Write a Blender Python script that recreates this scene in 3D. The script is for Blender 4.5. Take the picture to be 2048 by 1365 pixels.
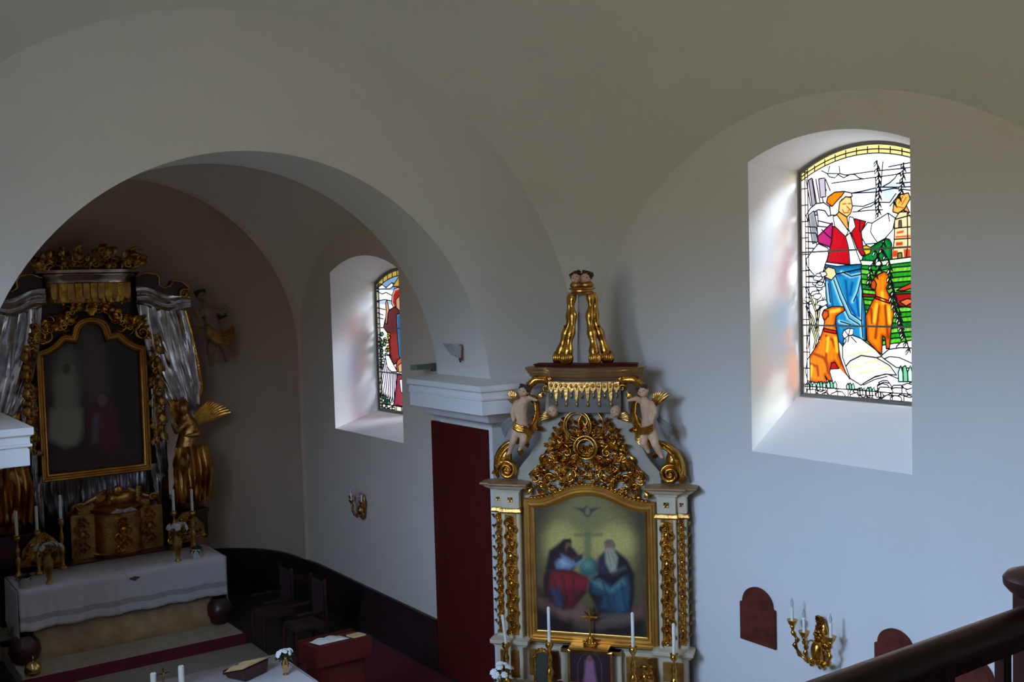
import bpy, bmesh, math, random
import numpy as np
from mathutils import Vector, Matrix
for o in list(bpy.data.objects): bpy.data.objects.remove(o)
SC = bpy.context.scene
COL = SC.collection
PI = math.pi

# ---------------------------------------------------------------- camera
CZ = 5.1
F_PX, CX, CY = 2133.36, 1024.0, 682.5
def _cv(u, v): return np.array([u - CX, -(v - CY), -F_PX])
_Y = _cv(-460, 612); _Y /= np.linalg.norm(_Y)
_X = _cv(4100, 490); _X /= np.linalg.norm(_X)
_X = _X - _Y * (_X @ _Y); _X /= np.linalg.norm(_X)
_Z = np.cross(_X, _Y)
RW = np.array([_X, _Y, _Z])
cam = bpy.data.cameras.new('camera'); camo = bpy.data.objects.new('camera', cam); COL.objects.link(camo)
cam.sensor_width = 36; cam.lens = F_PX / 2048 * 36; cam.clip_start = 0.05; cam.clip_end = 200
camo.matrix_world = Matrix([list(RW[0]) + [0], list(RW[1]) + [0], list(RW[2]) + [CZ], [0, 0, 0, 1]])
SC.camera = camo
# pixel of the photograph -> point on a real plane of the building
def ray(u, v): return RW @ _cv(u, v)
def onX(u, v, x): d = ray(u, v); return d * (x / d[0]) + np.array([0, 0, CZ])
def onY(u, v, y): d = ray(u, v); return d * (y / d[1]) + np.array([0, 0, CZ])
def onZ(u, v, z): d = ray(u, v); return d * ((z - CZ) / d[2]) + np.array([0, 0, CZ])

# ---------------------------------------------------------------- world, exposure, lights
SC.view_settings.view_transform = 'Standard'; SC.view_settings.look = 'None'
SC.view_settings.exposure = 0.0; SC.view_settings.gamma = 1.0; SC.view_settings.use_curve_mapping = False
SC.cycles.use_denoising = True
SC.cycles.max_bounces = 10; SC.cycles.diffuse_bounces = 6; SC.cycles.glossy_bounces = 4
SC.cycles.sample_clamp_indirect = 4
wd = bpy.data.worlds.new('world'); SC.world = wd; wd.use_nodes = True
# an overcast blue sky over warm ground: the nave is lit by it through the clear windows of the left side
_wn, _wl = wd.node_tree.nodes, wd.node_tree.links
_tc = _wn.new('ShaderNodeTexCoord'); _sx = _wn.new('ShaderNodeSeparateXYZ'); _cr = _wn.new('ShaderNodeValToRGB'); _mr = _wn.new('ShaderNodeMapRange')
_wl.new(_tc.outputs['Generated'], _sx.inputs[0]); _wl.new(_sx.outputs['Z'], _mr.inputs['Value']); _mr.inputs['From Min'].default_value = -1; _mr.inputs['From Max'].default_value = 1
_wl.new(_mr.outputs[0], _cr.inputs[0]); _wl.new(_cr.outputs[0], _wn['Background'].inputs[0])
_cr.color_ramp.elements[0].position = 0.0; _cr.color_ramp.elements[0].color = (0.10, 0.084, 0.050, 1)
_cr.color_ramp.elements[1].position = 1.0; _cr.color_ramp.elements[1].color = (0.42, 0.61, 1.0, 1)
for _p, _c in ((0.49, (0.115, 0.096, 0.058, 1)), (0.535, (0.115, 0.100, 0.066, 1)), (0.58, (0.26, 0.33, 0.46, 1)), (0.635, (0.44, 0.63, 1.0, 1))):
    _e = _cr.color_ramp.elements.new(_p); _e.color = _c
_wn['Background'].inputs[1].default_value = 53.0
def portal(name, loc, look, sx, sy):
    l = bpy.data.lights.new(name, 'AREA'); l.shape = 'RECTANGLE'; l.size = sx; l.size_y = sy; l.cycles.is_portal = True
    o = bpy.data.objects.new(name, l); COL.objects.link(o); o.location = loc
    o.rotation_euler = (Vector(look) - Vector(loc)).to_track_quat('-Z', 'Y').to_euler(); return o
portal('left_window_portal', (-0.83, 6.45, 5.12), (8, 6.45, 5.12), 1.6, 2.6)

# low outdoor light that rakes through the coloured glass on to the window reveals
sl = bpy.data.lights.new('outdoor_light', 'SUN'); sl.energy = 400.0; sl.color = (0.86, 0.93, 1.0); sl.angle = math.radians(14)
slo = bpy.data.objects.new('outdoor_light', sl); COL.objects.link(slo); slo.location = (14, 2, 8)
slo.rotation_euler = Vector((-.34, .80, -.42)).to_track_quat('-Z', 'Y').to_euler()

# ---------------------------------------------------------------- materials
MATS = {}
def mat(name, color=(0.8, 0.8, 0.8), rough=0.5, metal=0.0, bump=0.0, bscale=40, vary=0.0, vscale=3, col2=None,
        spec=0.5, emit=None, estr=0.0, alpha=1.0, trans=0.0, vcol=False, vemit=0.0, coat=0.0, sub=0.0):
    if name in MATS: return MATS[name]
    m = bpy.data.materials.new(name); m.use_nodes = True; nt = m.node_tree; N = nt.nodes; L = nt.links
    b = N['Principled BSDF']; I = b.inputs
    I['Base Color'].default_value = (*color, 1); I['Roughness'].default_value = rough; I['Metallic'].default_value = metal
    I['Specular IOR Level'].default_value = spec; I['Alpha'].default_value = alpha
    I['Transmission Weight'].default_value = trans; I['Coat Weight'].default_value = coat
    if sub: I['Subsurface Weight'].default_value = sub; I['Subsurface Radius'].default_value = (0.02, 0.01, 0.006)
    tc = N.new('ShaderNodeTexCoord')
    if vcol:
        a = N.new('ShaderNodeVertexColor'); a.layer_name = 'Col'
        L.new(a.outputs[0], I['Base Color'])
        if vemit:
            L.new(a.outputs[0], I['Emission Color']); I['Emission Strength'].default_value = vemit
    if vary or col2:
        n = N.new('ShaderNodeTexNoise'); n.inputs['Scale'].default_value = vscale; n.inputs['Detail'].default_value = 6
        L.new(tc.outputs['Object'], n.inputs['Vector'])
        r = N.new('ShaderNodeValToRGB'); r.color_ramp.elements[0].position = 0.35; r.color_ramp.elements[1].position = 0.65
        c2 = col2 or tuple(c * (1 - vary) for c in color)
        r.color_ramp.elements[0].color = (*c2, 1); r.color_ramp.elements[1].color = (*color, 1)
        L.new(n.outputs[0], r.inputs[0]); L.new(r.outputs[0], I['Base Color'])
    if bump:
        n = N.new('ShaderNodeTexNoise'); n.inputs['Scale'].default_value = bscale; n.inputs['Detail'].default_value = 5
        L.new(tc.outputs['Object'], n.inputs['Vector'])
        bp = N.new('ShaderNodeBump'); bp.inputs['Strength'].default_value = bump; bp.inputs['Distance'].default_value = 0.01
        L.new(n.outputs[0], bp.inputs['Height']); L.new(bp.outputs[0], I['Normal'])
    if emit: I['Emission Color'].default_value = (*emit, 1); I['Emission Strength'].default_value = estr
    MATS[name] = m
    return m
M_PLASTER = mat('lime_plaster', (0.70, 0.685, 0.645), 0.9, bump=0.08, bscale=9, vary=0.03, vscale=1.2)
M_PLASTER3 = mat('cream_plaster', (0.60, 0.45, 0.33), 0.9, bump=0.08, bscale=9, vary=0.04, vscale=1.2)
M_PLASTER2 = mat('vault_plaster', (0.68, 0.67, 0.60), 0.9, bump=0.08, bscale=7, vary=0.03, vscale=0.9)
M_GOLD = mat('gilding', (0.78, 0.42, 0.07), 0.22, 1.0, bump=0.5, bscale=34, col2=(0.40, 0.17, 0.03), vscale=9)
M_GOLD2 = mat('gilded_moulding', (0.80, 0.47, 0.12), 0.33, 1.0, bump=0.1, bscale=18, col2=(0.62, 0.32, 0.07), vscale=5)
M_OLDGOLD = mat('dull_gilding', (0.62, 0.34, 0.09), 0.30, 1.0, bump=0.6, bscale=36, col2=(0.35, 0.18, 0.05), vscale=7)
M_SILVER = mat('silvered_drapery', (0.86, 0.84, 0.86), 0.22, 1.0, bump=0.15, bscale=12, col2=(0.55, 0.54, 0.56), vscale=6)
M_WHITEWOOD = mat('white_painted_wood', (0.60, 0.51, 0.35), 0.45, bump=0.05, vary=0.12, vscale=6)
M_GREYWOOD = mat('greyish_painted_wood', (0.38, 0.34, 0.25), 0.5, bump=0.05, vary=0.2, vscale=4)
M_OXBLOOD = mat('oxblood_wood', (0.085, 0.008, 0.005), 0.55, spec=0.2, col2=(0.065, 0.006, 0.004), vscale=5)
M_WAINSCOT = mat('dark_wainscot_wood', (0.030, 0.012, 0.012), 0.5, col2=(0.016, 0.007, 0.008), vscale=6)
M_DARKWOOD = mat('dark_stained_wood', (0.055, 0.014, 0.010), 0.34, col2=(0.03, 0.008, 0.006), vscale=7, bump=0.05)
M_PLAQUE = mat('brown_plaque_wood', (0.115, 0.024, 0.013), 0.5, spec=0.2, col2=(0.07, 0.014, 0.008), vscale=10, bump=0.1)
M_FLESH = mat('painted_flesh', (0.62, 0.38, 0.24), 0.5, vary=0.15, vscale=12)
M_HAIR = mat('dark_hair', (0.035, 0.016, 0.01), 0.6, bump=0.6, bscale=60)
M_WAX = mat('candle_wax', (0.82, 0.79, 0.70), 0.5)
M_LINEN = mat('white_linen', (0.60, 0.56, 0.56), 0.85, bump=0.15, bscale=25)
M_LACE = mat('lace_band', (0.40, 0.37, 0.36), 0.9, bump=0.5, bscale=120)
M_PETAL = mat('white_petals', (0.85, 0.86, 0.82), 0.6)
M_PINK = mat('pink_petals', (0.75, 0.25, 0.25), 0.6)
M_LEAF = mat('dark_green_leaves', (0.03, 0.06, 0.02), 0.5)
M_BRASS = mat('polished_brass', (0.80, 0.52, 0.18), 0.18, 1.0)
M_CARPET = mat('beige_carpet', (0.40, 0.33, 0.22), 0.95, bump=0.4, bscale=70, vary=0.18, vscale=8)
M_REDCARPET = mat('dark_red_carpet', (0.11, 0.006, 0.016), 0.95, bump=0.3, bscale=80)
M_STONE = mat('grey_stone_floor', (0.30, 0.28, 0.25), 0.6, bump=0.1, vary=0.2, vscale=3)
M_PAPER = mat('paper', (0.72, 0.68, 0.58), 0.8)
M_YPAPER = mat('yellowed_paper', (0.62, 0.44, 0.20), 0.8)
M_GLASSWHITE = mat('frosted_glass', (0.72, 0.75, 0.74), 0.25, trans=0.4)
M_GREENGLASS = mat('green_smoked_glass', (0.10, 0.15, 0.12), 0.15, trans=0.3)
M_METAL = mat('grey_window_metal', (0.22, 0.22, 0.20), 0.5, 0.5)
M_LEAD = mat('lead_came', (0.008, 0.008, 0.02), 0.6, 0.0)
M_BLACK = mat('black_iron', (0.02, 0.018, 0.016), 0.5)
M_OIL = mat('oil_paint', rough=0.42, vcol=True, bump=0.08, bscale=30)
def stained():
    # coloured glass: lit by the day behind it, and letting tinted light through
    m = bpy.data.materials.new('stained_glass'); m.use_nodes = True; nt = m.node_tree; N = nt.nodes; L = nt.links
    b = N['Principled BSDF']; a = N.new('ShaderNodeVertexColor'); a.layer_name = 'Col'
    L.new(a.outputs[0], b.inputs['Base Color']); L.new(a.outputs[0], b.inputs['Emission Color']); b.inputs['Emission Strength'].default_value = 2.5; b.inputs['Roughness'].default_value = .2
    g = N.new('ShaderNodeGamma'); g.inputs[1].default_value = .5; L.new(a.outputs[0], g.inputs[0])
    t = N.new('ShaderNodeBsdfTransparent'); L.new(g.outputs[0], t.inputs[0])
    x = N.new('ShaderNodeMixShader'); x.inputs[0].default_value = .13; L.new(b.outputs[0], x.inputs[1]); L.new(t.outputs[0], x.inputs[2]); L.new(x.outputs[0], N['Material Output'].inputs[0])
    return m
M_STAINED = stained()

# ---------------------------------------------------------------- object helpers
def tag(o, label=None, cat=None, group=None, kind=None):
    if label: o['label'] = label
    if cat: o['category'] = cat
    if group: o['group'] = group
    if kind: o['kind'] = kind
    return o
def thing(name, label, cat, loc=(0, 0, 0), rz=0.0, group=None):
    o = bpy.data.objects.new(name, None); COL.objects.link(o); o.empty_display_size = 0.1
    o.location = loc; o.rotation_euler = (0, 0, rz)
    return tag(o, label, cat, group)
class MB:
    def __init__(s): s.v = []; s.f = []; s.mi = []; s.mats = []
    def add(s, V, F, m=0):
        n = len(s.v); s.v += [tuple(map(float, p)) for p in V]; s.f += [tuple(i + n for i in f) for f in F]; s.mi += [m] * len(F)
        return s
    def box(s, x0, x1, y0, y1, z0, z1, m=0):
        V = [(x, y, z) for z in (z0, z1) for y in (y0, y1) for x in (x0, x1)]
        return s.add(V, [(0, 2, 3, 1), (4, 5, 7, 6), (0, 1, 5, 4), (2, 6, 7, 3), (0, 4, 6, 2), (1, 3, 7, 5)], m)
    def lathe(s, prof, c=(0, 0, 0), n=20, m=0, axis='z', sx=1, sy=1, flute=0):
        V = []; F = []
        for r, z in prof:
            for k in range(n):
                a = 2 * PI * k / n; rr = r * (1 + (flute * (k % 2)))
                p = (rr * math.cos(a) * sx, rr * math.sin(a) * sy, z)
                if axis == 'y': p = (p[0], z, p[1])
                if axis == 'x': p = (z, p[0], p[1])
                V.append((p[0] + c[0], p[1] + c[1], p[2] + c[2]))
        for i in range(len(prof) - 1):
            for k in range(n):
                k2 = (k + 1) % n; F.append((i * n + k, i * n + k2, (i + 1) * n + k2, (i + 1) * n + k))
        F.append(tuple(range(n))[::-1]); F.append(tuple((len(prof) - 1) * n + k for k in range(n)))
        return s.add(V, F, m)
    def tube(s, pts, r, n=8, m=0, flat=1.0, up=None, closed=False):
        P = [np.array(p, float) for p in pts]; K = len(P)
        if not hasattr(r, '__len__'): r = [r] * K
        V = []; F = []
        nrm = None
        for i in range(K):
            t = P[(i + 1) % K if closed else min(i + 1, K - 1)] - P[i - 1 if closed else max(i - 1, 0)]
            t = t / (np.linalg.norm(t) + 1e-12)
            if up is not None: nrm = np.array(up, float) - t * (t @ np.array(up, float))
            elif nrm is None:
                a = np.array([0, 0, 1.0]) if abs(t[2]) < 0.9 else np.array([1.0, 0, 0]); nrm = a - t * (t @ a)
            else: nrm = nrm - t * (t @ nrm)
            nrm = nrm / (np.linalg.norm(nrm) + 1e-12); b = np.cross(t, nrm)
            for k in range(n):
                a = 2 * PI * k / n; V.append(P[i] + r[i] * (math.cos(a) * b + math.sin(a) * nrm * flat))
        for i in range(K if closed else K - 1):
            j = (i + 1) % K
            for k in range(n):
                k2 = (k + 1) % n; F.append((i * n + k, i * n + k2, j * n + k2, j * n + k))
        if not closed: F.append(tuple(range(n))[::-1]); F.append(tuple((K - 1) * n + k for k in range(n)))
        return s.add(V, F, m)
    def ell(s, c, r, n=12, m=0, rot=None):
        V = []; F = []; K = n // 2 + 1
        for i in range(1, K):
            ph = PI * i / K
            for k in range(n):
                a = 2 * PI * k / n; p = np.array([r[0] * math.sin(ph) * math.cos(a), r[1] * math.sin(ph) * math.sin(a), r[2] * math.cos(ph)])
                V.append(p)
        V.append(np.array([0, 0, r[2]])); V.append(np.array([0, 0, -r[2]]))
        if rot is not None: V = [np.array(rot) @ p for p in V]
        V = [p + np.array(c) for p in V]
        for i in range(K - 2):
            for k in range(n): k2 = (k + 1) % n; F.append((i * n + k, (i + 1) * n + k, (i + 1) * n + k2, i * n + k2))
        T = len(V) - 2
        for k in range(n): k2 = (k + 1) % n; F.append((T, k, k2)); F.append((T + 1, (K - 2) * n + k2, (K - 2) * n + k))
        return s.add(V, F, m)
    def grid(s, P, m=0, closed_u=False):
        nu, nv = len(P), len(P[0]); V = [p for row in P for p in row]; F = []
        for i in range(nu if closed_u else nu - 1):
            for j in range(nv - 1):
                i2 = (i + 1) % nu; F.append((i * nv + j, i2 * nv + j, i2 * nv + j + 1, i * nv + j + 1))
        return s.add(V, F, m)
    def prism(s, poly, d0, d1, fr=None, m=0):
        # polygon (a, z) extruded from d0 to d1; fr maps (a, d, z) -> point
        fr = fr or (lambda a, d, z: (a, d, z)); n = len(poly)
        V = [fr(a, d0, z) for a, z in poly] + [fr(a, d1, z) for a, z in poly]
        F = [tuple(range(n)), tuple(range(2 * n - 1, n - 1, -1))] + [(i, i + n, (i + 1) % n + n, (i + 1) % n) for i in range(n)]
        return s.add(V, F, m)
    def xf(s, M):
        s.v = [tuple(M @ Vector(p)) for p in s.v]; return s
    def merge(s, o, M=None):
        V = o.v if M is None else [tuple(M @ Vector(p)) for p in o.v]
        n = len(s.v); s.v += V; s.f += [tuple(i + n for i in f) for f in o.f]; s.mi += o.mi; return s
    def build(s, name, mats, parent=None, smooth=True, bevel=0, angle=40, mods=None):
        me = bpy.data.meshes.new(name); me.from_pydata(s.v, [], s.f)
        if not isinstance(mats, (list, tuple)): mats = [mats]
        for m in mats: me.materials.append(m)
        for p, i in zip(me.polygons, s.mi): p.material_index = i
        bm = bmesh.new(); bm.from_mesh(me); bmesh.ops.recalc_face_normals(bm, faces=bm.faces)
        if bevel:
            es = [e for e in bm.edges if len(e.link_faces) == 2 and e.calc_face_angle(0) > 0.6]
            bmesh.ops.bevel(bm, geom=es, offset=bevel, segments=2, affect='EDGES', clamp_overlap=True)
        bm.to_mesh(me); bm.free()
        if smooth:
            me.shade_smooth()
            me.set_sharp_from_angle(angle=math.radians(angle))
        o = bpy.data.objects.new(name, me); COL.objects.link(o)
        if parent: o.parent = parent
        return o
def struct(o): o['kind'] = 'structure'; return o
def wall_mesh(outer, holes, fr, name, m):
    bm = bmesh.new()
    for loop in [outer] + holes:
        vs = [bm.verts.new(fr(a, b)) for a, b in loop]
        for i in range(len(vs)): bm.edges.new((vs[i], vs[(i + 1) % len(vs)]))
    bmesh.ops.triangle_fill(bm, use_beauty=True, use_dissolve=False, edges=bm.edges)
    bmesh.ops.recalc_face_normals(bm, faces=bm.faces)
    me = bpy.data.meshes.new(name); bm.to_mesh(me); bm.free(); me.materials.append(m)
    o = bpy.data.objects.new(name, me); COL.objects.link(o); return struct(o)
def dup(o, parent=None, mirror=False):
    c = o.copy(); COL.objects.link(c)
    if parent: c.parent = parent
    for ch in list(o.children): dup(ch, c)
    return c
def remeshed(mb, name, m, parent, voxel=0.012, smooth=4):
    o = mb.build(name, m, parent, smooth=False)
    r = o.modifiers.new('r', 'REMESH'); r.mode = 'VOXEL'; r.voxel_size = voxel
    sm = o.modifiers.new('s', 'SMOOTH'); sm.iterations = smooth; sm.factor = 0.5
    dg = bpy.context.evaluated_depsgraph_get(); me = bpy.data.meshes.new_from_object(o.evaluated_get(dg))
    o.modifiers.clear(); o.data = me; me.shade_smooth()
    return o

M_NAVEFLOOR = mat('warm_bounce_floor', (0.24, 0.14, 0.08), 0.7, vary=0.2, vscale=3)  # floor out of view, given a warm tone so its bounce warms the vault
# ================================================================ THE BUILDING
XC, ZC, XR, XL, YF = 3.97, 3.86, 8.0, -0.06, 10.0
RR2, VB, YC = 24.82, 0.768, 6.554
YB = 2 * YC - YF
def vz(x, y):
    b = VB
    if y < YC:                                   # towards the gallery the vault opens into a barrel on its left half
        t = min(1, max(0, (x - 1.5) / 4.5)); b *= t * t * (3 - 2 * t)
    return ZC + math.sqrt(max(0.0, RR2 - (x - XC) ** 2 - b * (y - YC) ** 2))
def cosp(a, b, n): return [a + (b - a) * (1 - math.cos(PI * i / n)) / 2 for i in range(n + 1)]
# vault of the nave bay
struct(MB().grid([[(x, y, vz(x, y)) for y in cosp(YB, YF, 90)] for x in cosp(XL, XR, 90)]).build('ceiling', M_PLASTER2, angle=180))
# right wall with the big window opening
WB = dict(y0=5.54, y1=7.365, z0=3.383, zs=6.26, rise=0.18)   # outer opening
def seg_arch(y0, y1, z0, zs, rise, n=16):
    pts = [(y0, z0), (y1, z0)]
    h = (y1 - y0) / 2; R = (h * h + rise * rise) / (2 * rise); a0 = math.asin(h / R)
    for i in range(n + 1):
        a = a0 - 2 * a0 * i / n; pts.append(((y0 + y1) / 2 + R * math.sin(a), zs + rise - R + R * math.cos(a)))
    return pts
big_out = seg_arch(**WB)
big_in = seg_arch(5.72, 7.245, 3.90, 6.18, 0.20)
n = 60
outer = [(YB, -.3), (YF, -.3)] + [(y, vz(XR, y) + .07) for y in cosp(YF, YB, n)]
wall_mesh(outer, [big_out], lambda a, b: (XR, a, b), 'wall_right', M_PLASTER)
wall_mesh(outer, [big_out], lambda a, b: (XL, a, b), 'wall_left', M_PLASTER)
def reveal(out, inn, x0, x1, name):
    n = len(out)
    P = []
    for i in range(n):
        (ya, za), (yb, zb) = out[i], inn[i]
        P.append([(x0, ya, za), (x0 + .86 * (x1 - x0), ya + .97 * (yb - ya), za + .97 * (zb - za)), (x1, yb, zb)])
    mb = MB().grid(P, closed_u=True)
    return struct(mb.build(name, mat('white_reveal_plaster', (.88, .87, .84), .85, bump=.05, bscale=9), angle=30))
reveal(big_out, big_in, XR, XR + 0.62, 'trim_1')
reveal(big_out, big_in, XL, XL - 0.75, 'trim_8')
# chancel arch wall
AX, AZ, AR = 3.98, 3.83, 2.65
XP = AX + AR
XPL = 1.35
outer = [(XL, 0), (XR, 0)] + [(x, vz(x, YF)) for x in cosp(XR, XL, n)]
hole_arc = [(AX + AR * math.cos(PI * i / 60), AZ + AR * math.sin(PI * i / 60)) for i in range(61)]
# the opening reaches the floor: walk round it
loop = [(XP, -.3), (XR, -.3)] + [(x, vz(x, YF) + .07) for x in cosp(XR, XL, n)] + [(XL, -.3), (AX - AR, -.3)] + hole_arc[::-1]
wall_mesh(loop, [], lambda a, b: (a, YF, b), 'wall_front', M_PLASTER)
YA = 11.14                                                       # back of the arch
arc2 = [(XP, 0)] + hole_arc + [(AX - AR, 0)]
struct(MB().grid([[(x, YF, z), (x, YA, z)] for x, z in arc2]).build('wall_arch', M_PLASTER, angle=60))
# chancel vault, side walls, rear arch and conch
CXX, CZZ, CR2, CB, CYC, YE = 4.0, 4.0, 10.8, 0.74, 13.2, 15.25
def cz(x, y): return CZZ + math.sqrt(max(0.0, CR2 - (x - CXX) ** 2 - CB * (y - CYC) ** 2))
XA0, XA1 = 1.30, 6.65
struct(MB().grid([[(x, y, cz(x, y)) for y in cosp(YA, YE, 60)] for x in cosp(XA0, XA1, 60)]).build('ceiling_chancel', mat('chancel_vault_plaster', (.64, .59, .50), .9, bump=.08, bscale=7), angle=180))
ap_out = seg_arch(12.11, 14.15, 3.10, 5.36, 0.21)
ap_in = seg_arch(12.35, 13.93, 3.33, 5.20, 0.20)
outer = [(YA, 0), (YE, 0)] + [(y, cz(XA1, y) + .07) for y in cosp(YE, YA, n)]
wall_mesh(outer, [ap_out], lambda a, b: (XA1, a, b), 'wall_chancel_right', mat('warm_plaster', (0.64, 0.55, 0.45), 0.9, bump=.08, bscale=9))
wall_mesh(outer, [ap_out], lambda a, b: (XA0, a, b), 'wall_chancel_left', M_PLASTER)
reveal(ap_out, ap_in, XA1, XA1 + 0.62, 'trim_2')
# wall above the arch on the chancel side
loop = [(x, cz(x, YA) + .07) for x in cosp(XA1, XA0, n)] + [(XA0, 0), (AX - AR, 0)] + hole_arc[::-1] + [(XP, 0), (XA1, 0)]
wall_mesh(loop, [], lambda a, b: (a, YA, b), 'wall_arch_rear', M_PLASTER)
# rear niche (conch) behind the main altar
NX, NZ, NR, ND = 4.03, 4.17, 2.56, 1.95
def conch_ring(w, z, n=48, e=2.6):
    d = ND * w / NR; pts = []
    for i in range(n + 1):
        t = PI * i / n; c, s_ = math.cos(t), math.sin(t)
        pts.append((NX + w * math.copysign(abs(c) ** (2 / e), c), YE + d * abs(s_) ** (2 / e), z))
    return pts
rows = [conch_ring(NR, z) for z in (0, 1, 2, 3, NZ)] + [conch_ring(NR * math.cos(a), NZ + NR * math.sin(a)) for a in [PI / 2 * k / 24 for k in range(1, 25)]]
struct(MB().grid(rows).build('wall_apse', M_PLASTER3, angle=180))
arc3 = [(NX + NR * math.cos(PI * i / 60), NZ + NR * math.sin(PI * i / 60)) for i in range(61)]
loop = [(x, cz(x, YE) + .07) for x in cosp(XA1, XA0, n)] + [(XA0, 0), (NX - NR, 0)] + arc3[::-1] + [(NX + NR, 0), (XA1, 0)]
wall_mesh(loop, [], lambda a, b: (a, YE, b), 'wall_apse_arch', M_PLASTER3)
# unseen shell added round the conch to stop sky light leaking in
hole = [(NX - NR - .02, -.3)] + [(NX + (NR + .02) * math.cos(PI * i / 60), NZ + (NR + .02) * math.sin(PI * i / 60)) for i in range(60, -1, -1)] + [(NX + NR + .02, -.3)]
wall_mesh(hole + [(7.2, -.3), (7.2, 7.7), (.9, 7.7), (.9, -.3)], [], lambda a, b: (a, YE + .015, b), 'apse_light_seal', M_PLASTER)
struct(MB().add([(.9, YE + .015, -.3), (7.2, YE + .015, -.3), (7.2, 17.8, -.3), (.9, 17.8, -.3), (.9, YE + .015, 7.7), (7.2, YE + .015, 7.7), (7.2, 17.8, 7.7), (.9, 17.8, 7.7)], [(0, 3, 2, 1), (4, 5, 6, 7), (1, 2, 6, 5), (2, 3, 7, 6), (3, 0, 4, 7)]).build('apse_light_shell', M_PLASTER, smooth=False))
# nave rear: gallery room closing the church behind the camera
arcb = [(x, vz(x, YB)) for x in cosp(XR, XL, n)] + [(-0.8, 6.5)]
struct(MB().grid([[(x, YB, z), (x, -3.2, z)] for x, z in arcb]).build('ceiling_gallery', M_PLASTER2, angle=180))
struct(MB().add([(XR, YB, -.3), (XR, -3.2, -.3), (XR, -3.2, vz(XR, YB)), (XR, YB, vz(XR, YB))], [(0, 1, 2, 3)]).build('wall_gallery_right', M_PLASTER))
wall_mesh([(YB, -.3), (-3.2, -.3), (-3.2, 6.5), (YB, 6.5)], [], lambda a, b: (-0.8, a, b), 'wall_gallery_left', M_PLASTER)
struct(MB().add([(-0.8, YB, -.3), (XL, YB, -.3), (XL, YB, 6.5), (-0.8, YB, 6.5)], [(0, 1, 2, 3)]).build('wall_pier_left', M_PLASTER))
struct(MB().add([(-0.8, -3.2, -.3), (XR, -3.2, -.3), (XR, -3.2, 9), (-0.8, -3.2, 9)], [(0, 1, 2, 3)]).build('wall_back', M_PLASTER))
struct(MB().box(-0.8, XR, -3.2, YF, -0.5, -.3).build('floor', M_NAVEFLOOR))
struct(MB().box(XA0, XA1, YF, YE, -0.5, 0.32).box(XA0, XA1, YE, 17.3, -0.2, 0.32).build('floor_chancel', mat('very_dark_boards', (.022, .012, .012), .7)))
struct(MB().box(-0.8, XR, -3.2, 1.45, 3.3, 3.5).build('floor_gallery', M_DARKWOOD))
# cornice blocks of the two piers (impost mouldings)
def cornice(x_in, sgn, name):
    # profile (outward distance, z) swept along the pier: front face, corner, inner face, end
    prof = [(0.0, 3.50), (0.012, 3.52), (0.05, 3.55), (0.12, 3.575), (0.14, 3.60), (0.16, 3.66), (0.22, 3.69), (0.36, 3.70), (0.365, 3.705), (0.365, 3.84), (0.355, 3.845), (0.355, 3.855), (0.385, 3.865), (0.385, 3.885),
            (0.372, 3.89), (0.372, 3.945), (0.385, 3.955), (0.40, 3.965), (0.40, 4.025), (0.0, 4.06)]
    mb = MB(); P = []
    for d, z in prof:
        row = [(x_in + sgn * 1.33, YF - d, z), (x_in - sgn * d, YF - d, z), (x_in - sgn * d, 11.22, z), (x_in + sgn * .05, 11.22, z)]
        P.append(row)
    mb.grid(P)
    mb.add([P[-1][1], P[-1][2], (x_in + sgn * .05, 11.22, 4.06), (x_in + sgn * .05, YF, 4.06)], [(0, 1, 2, 3)])
    return struct(mb.build(name, mat('white_stucco', (0.84, 0.84, 0.84), 0.7), angle=30))
cornice(XP, 1, 'trim_3'); cornice(XPL + .01, -1, 'trim_4')
# oxblood panel on the inner face of the right pier, wainscot round the chancel
struct(MB().box(XP - 0.015, XP + 0.05, 10.07, 11.34, 0.32, 3.47).build('trim_5', M_OXBLOOD, bevel=.004))
mb = MB(); WZ = 0.965
ring = [(x, y) for x, y, z in conch_ring(NR, 0)]
path = [(XA1 - 0.03, 11.36), (XA1 - 0.03, YE - .35)] + [(XA1 - .06, YE - .1)] + [(NX + (x - NX) * .985, y - .03) for x, y in ring[2:-2]] + [(XA0 + .06, YE - .1), (XA0 + 0.03, YE - .35), (XA0 + 0.03, 11.36)]
P = [[(x, y, 0.32), (x, y, WZ - .05), (x - .015 * (1 if x > NX else -1), y - .01, WZ - .04), (x - .015 * (1 if x > NX else -1), y - .01, WZ), (x + .03 * (1 if x > NX else -1), y + .02, WZ)] for x, y in path]
struct(mb.grid(P).build('trim_6', M_WAINSCOT, angle=30))
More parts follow.
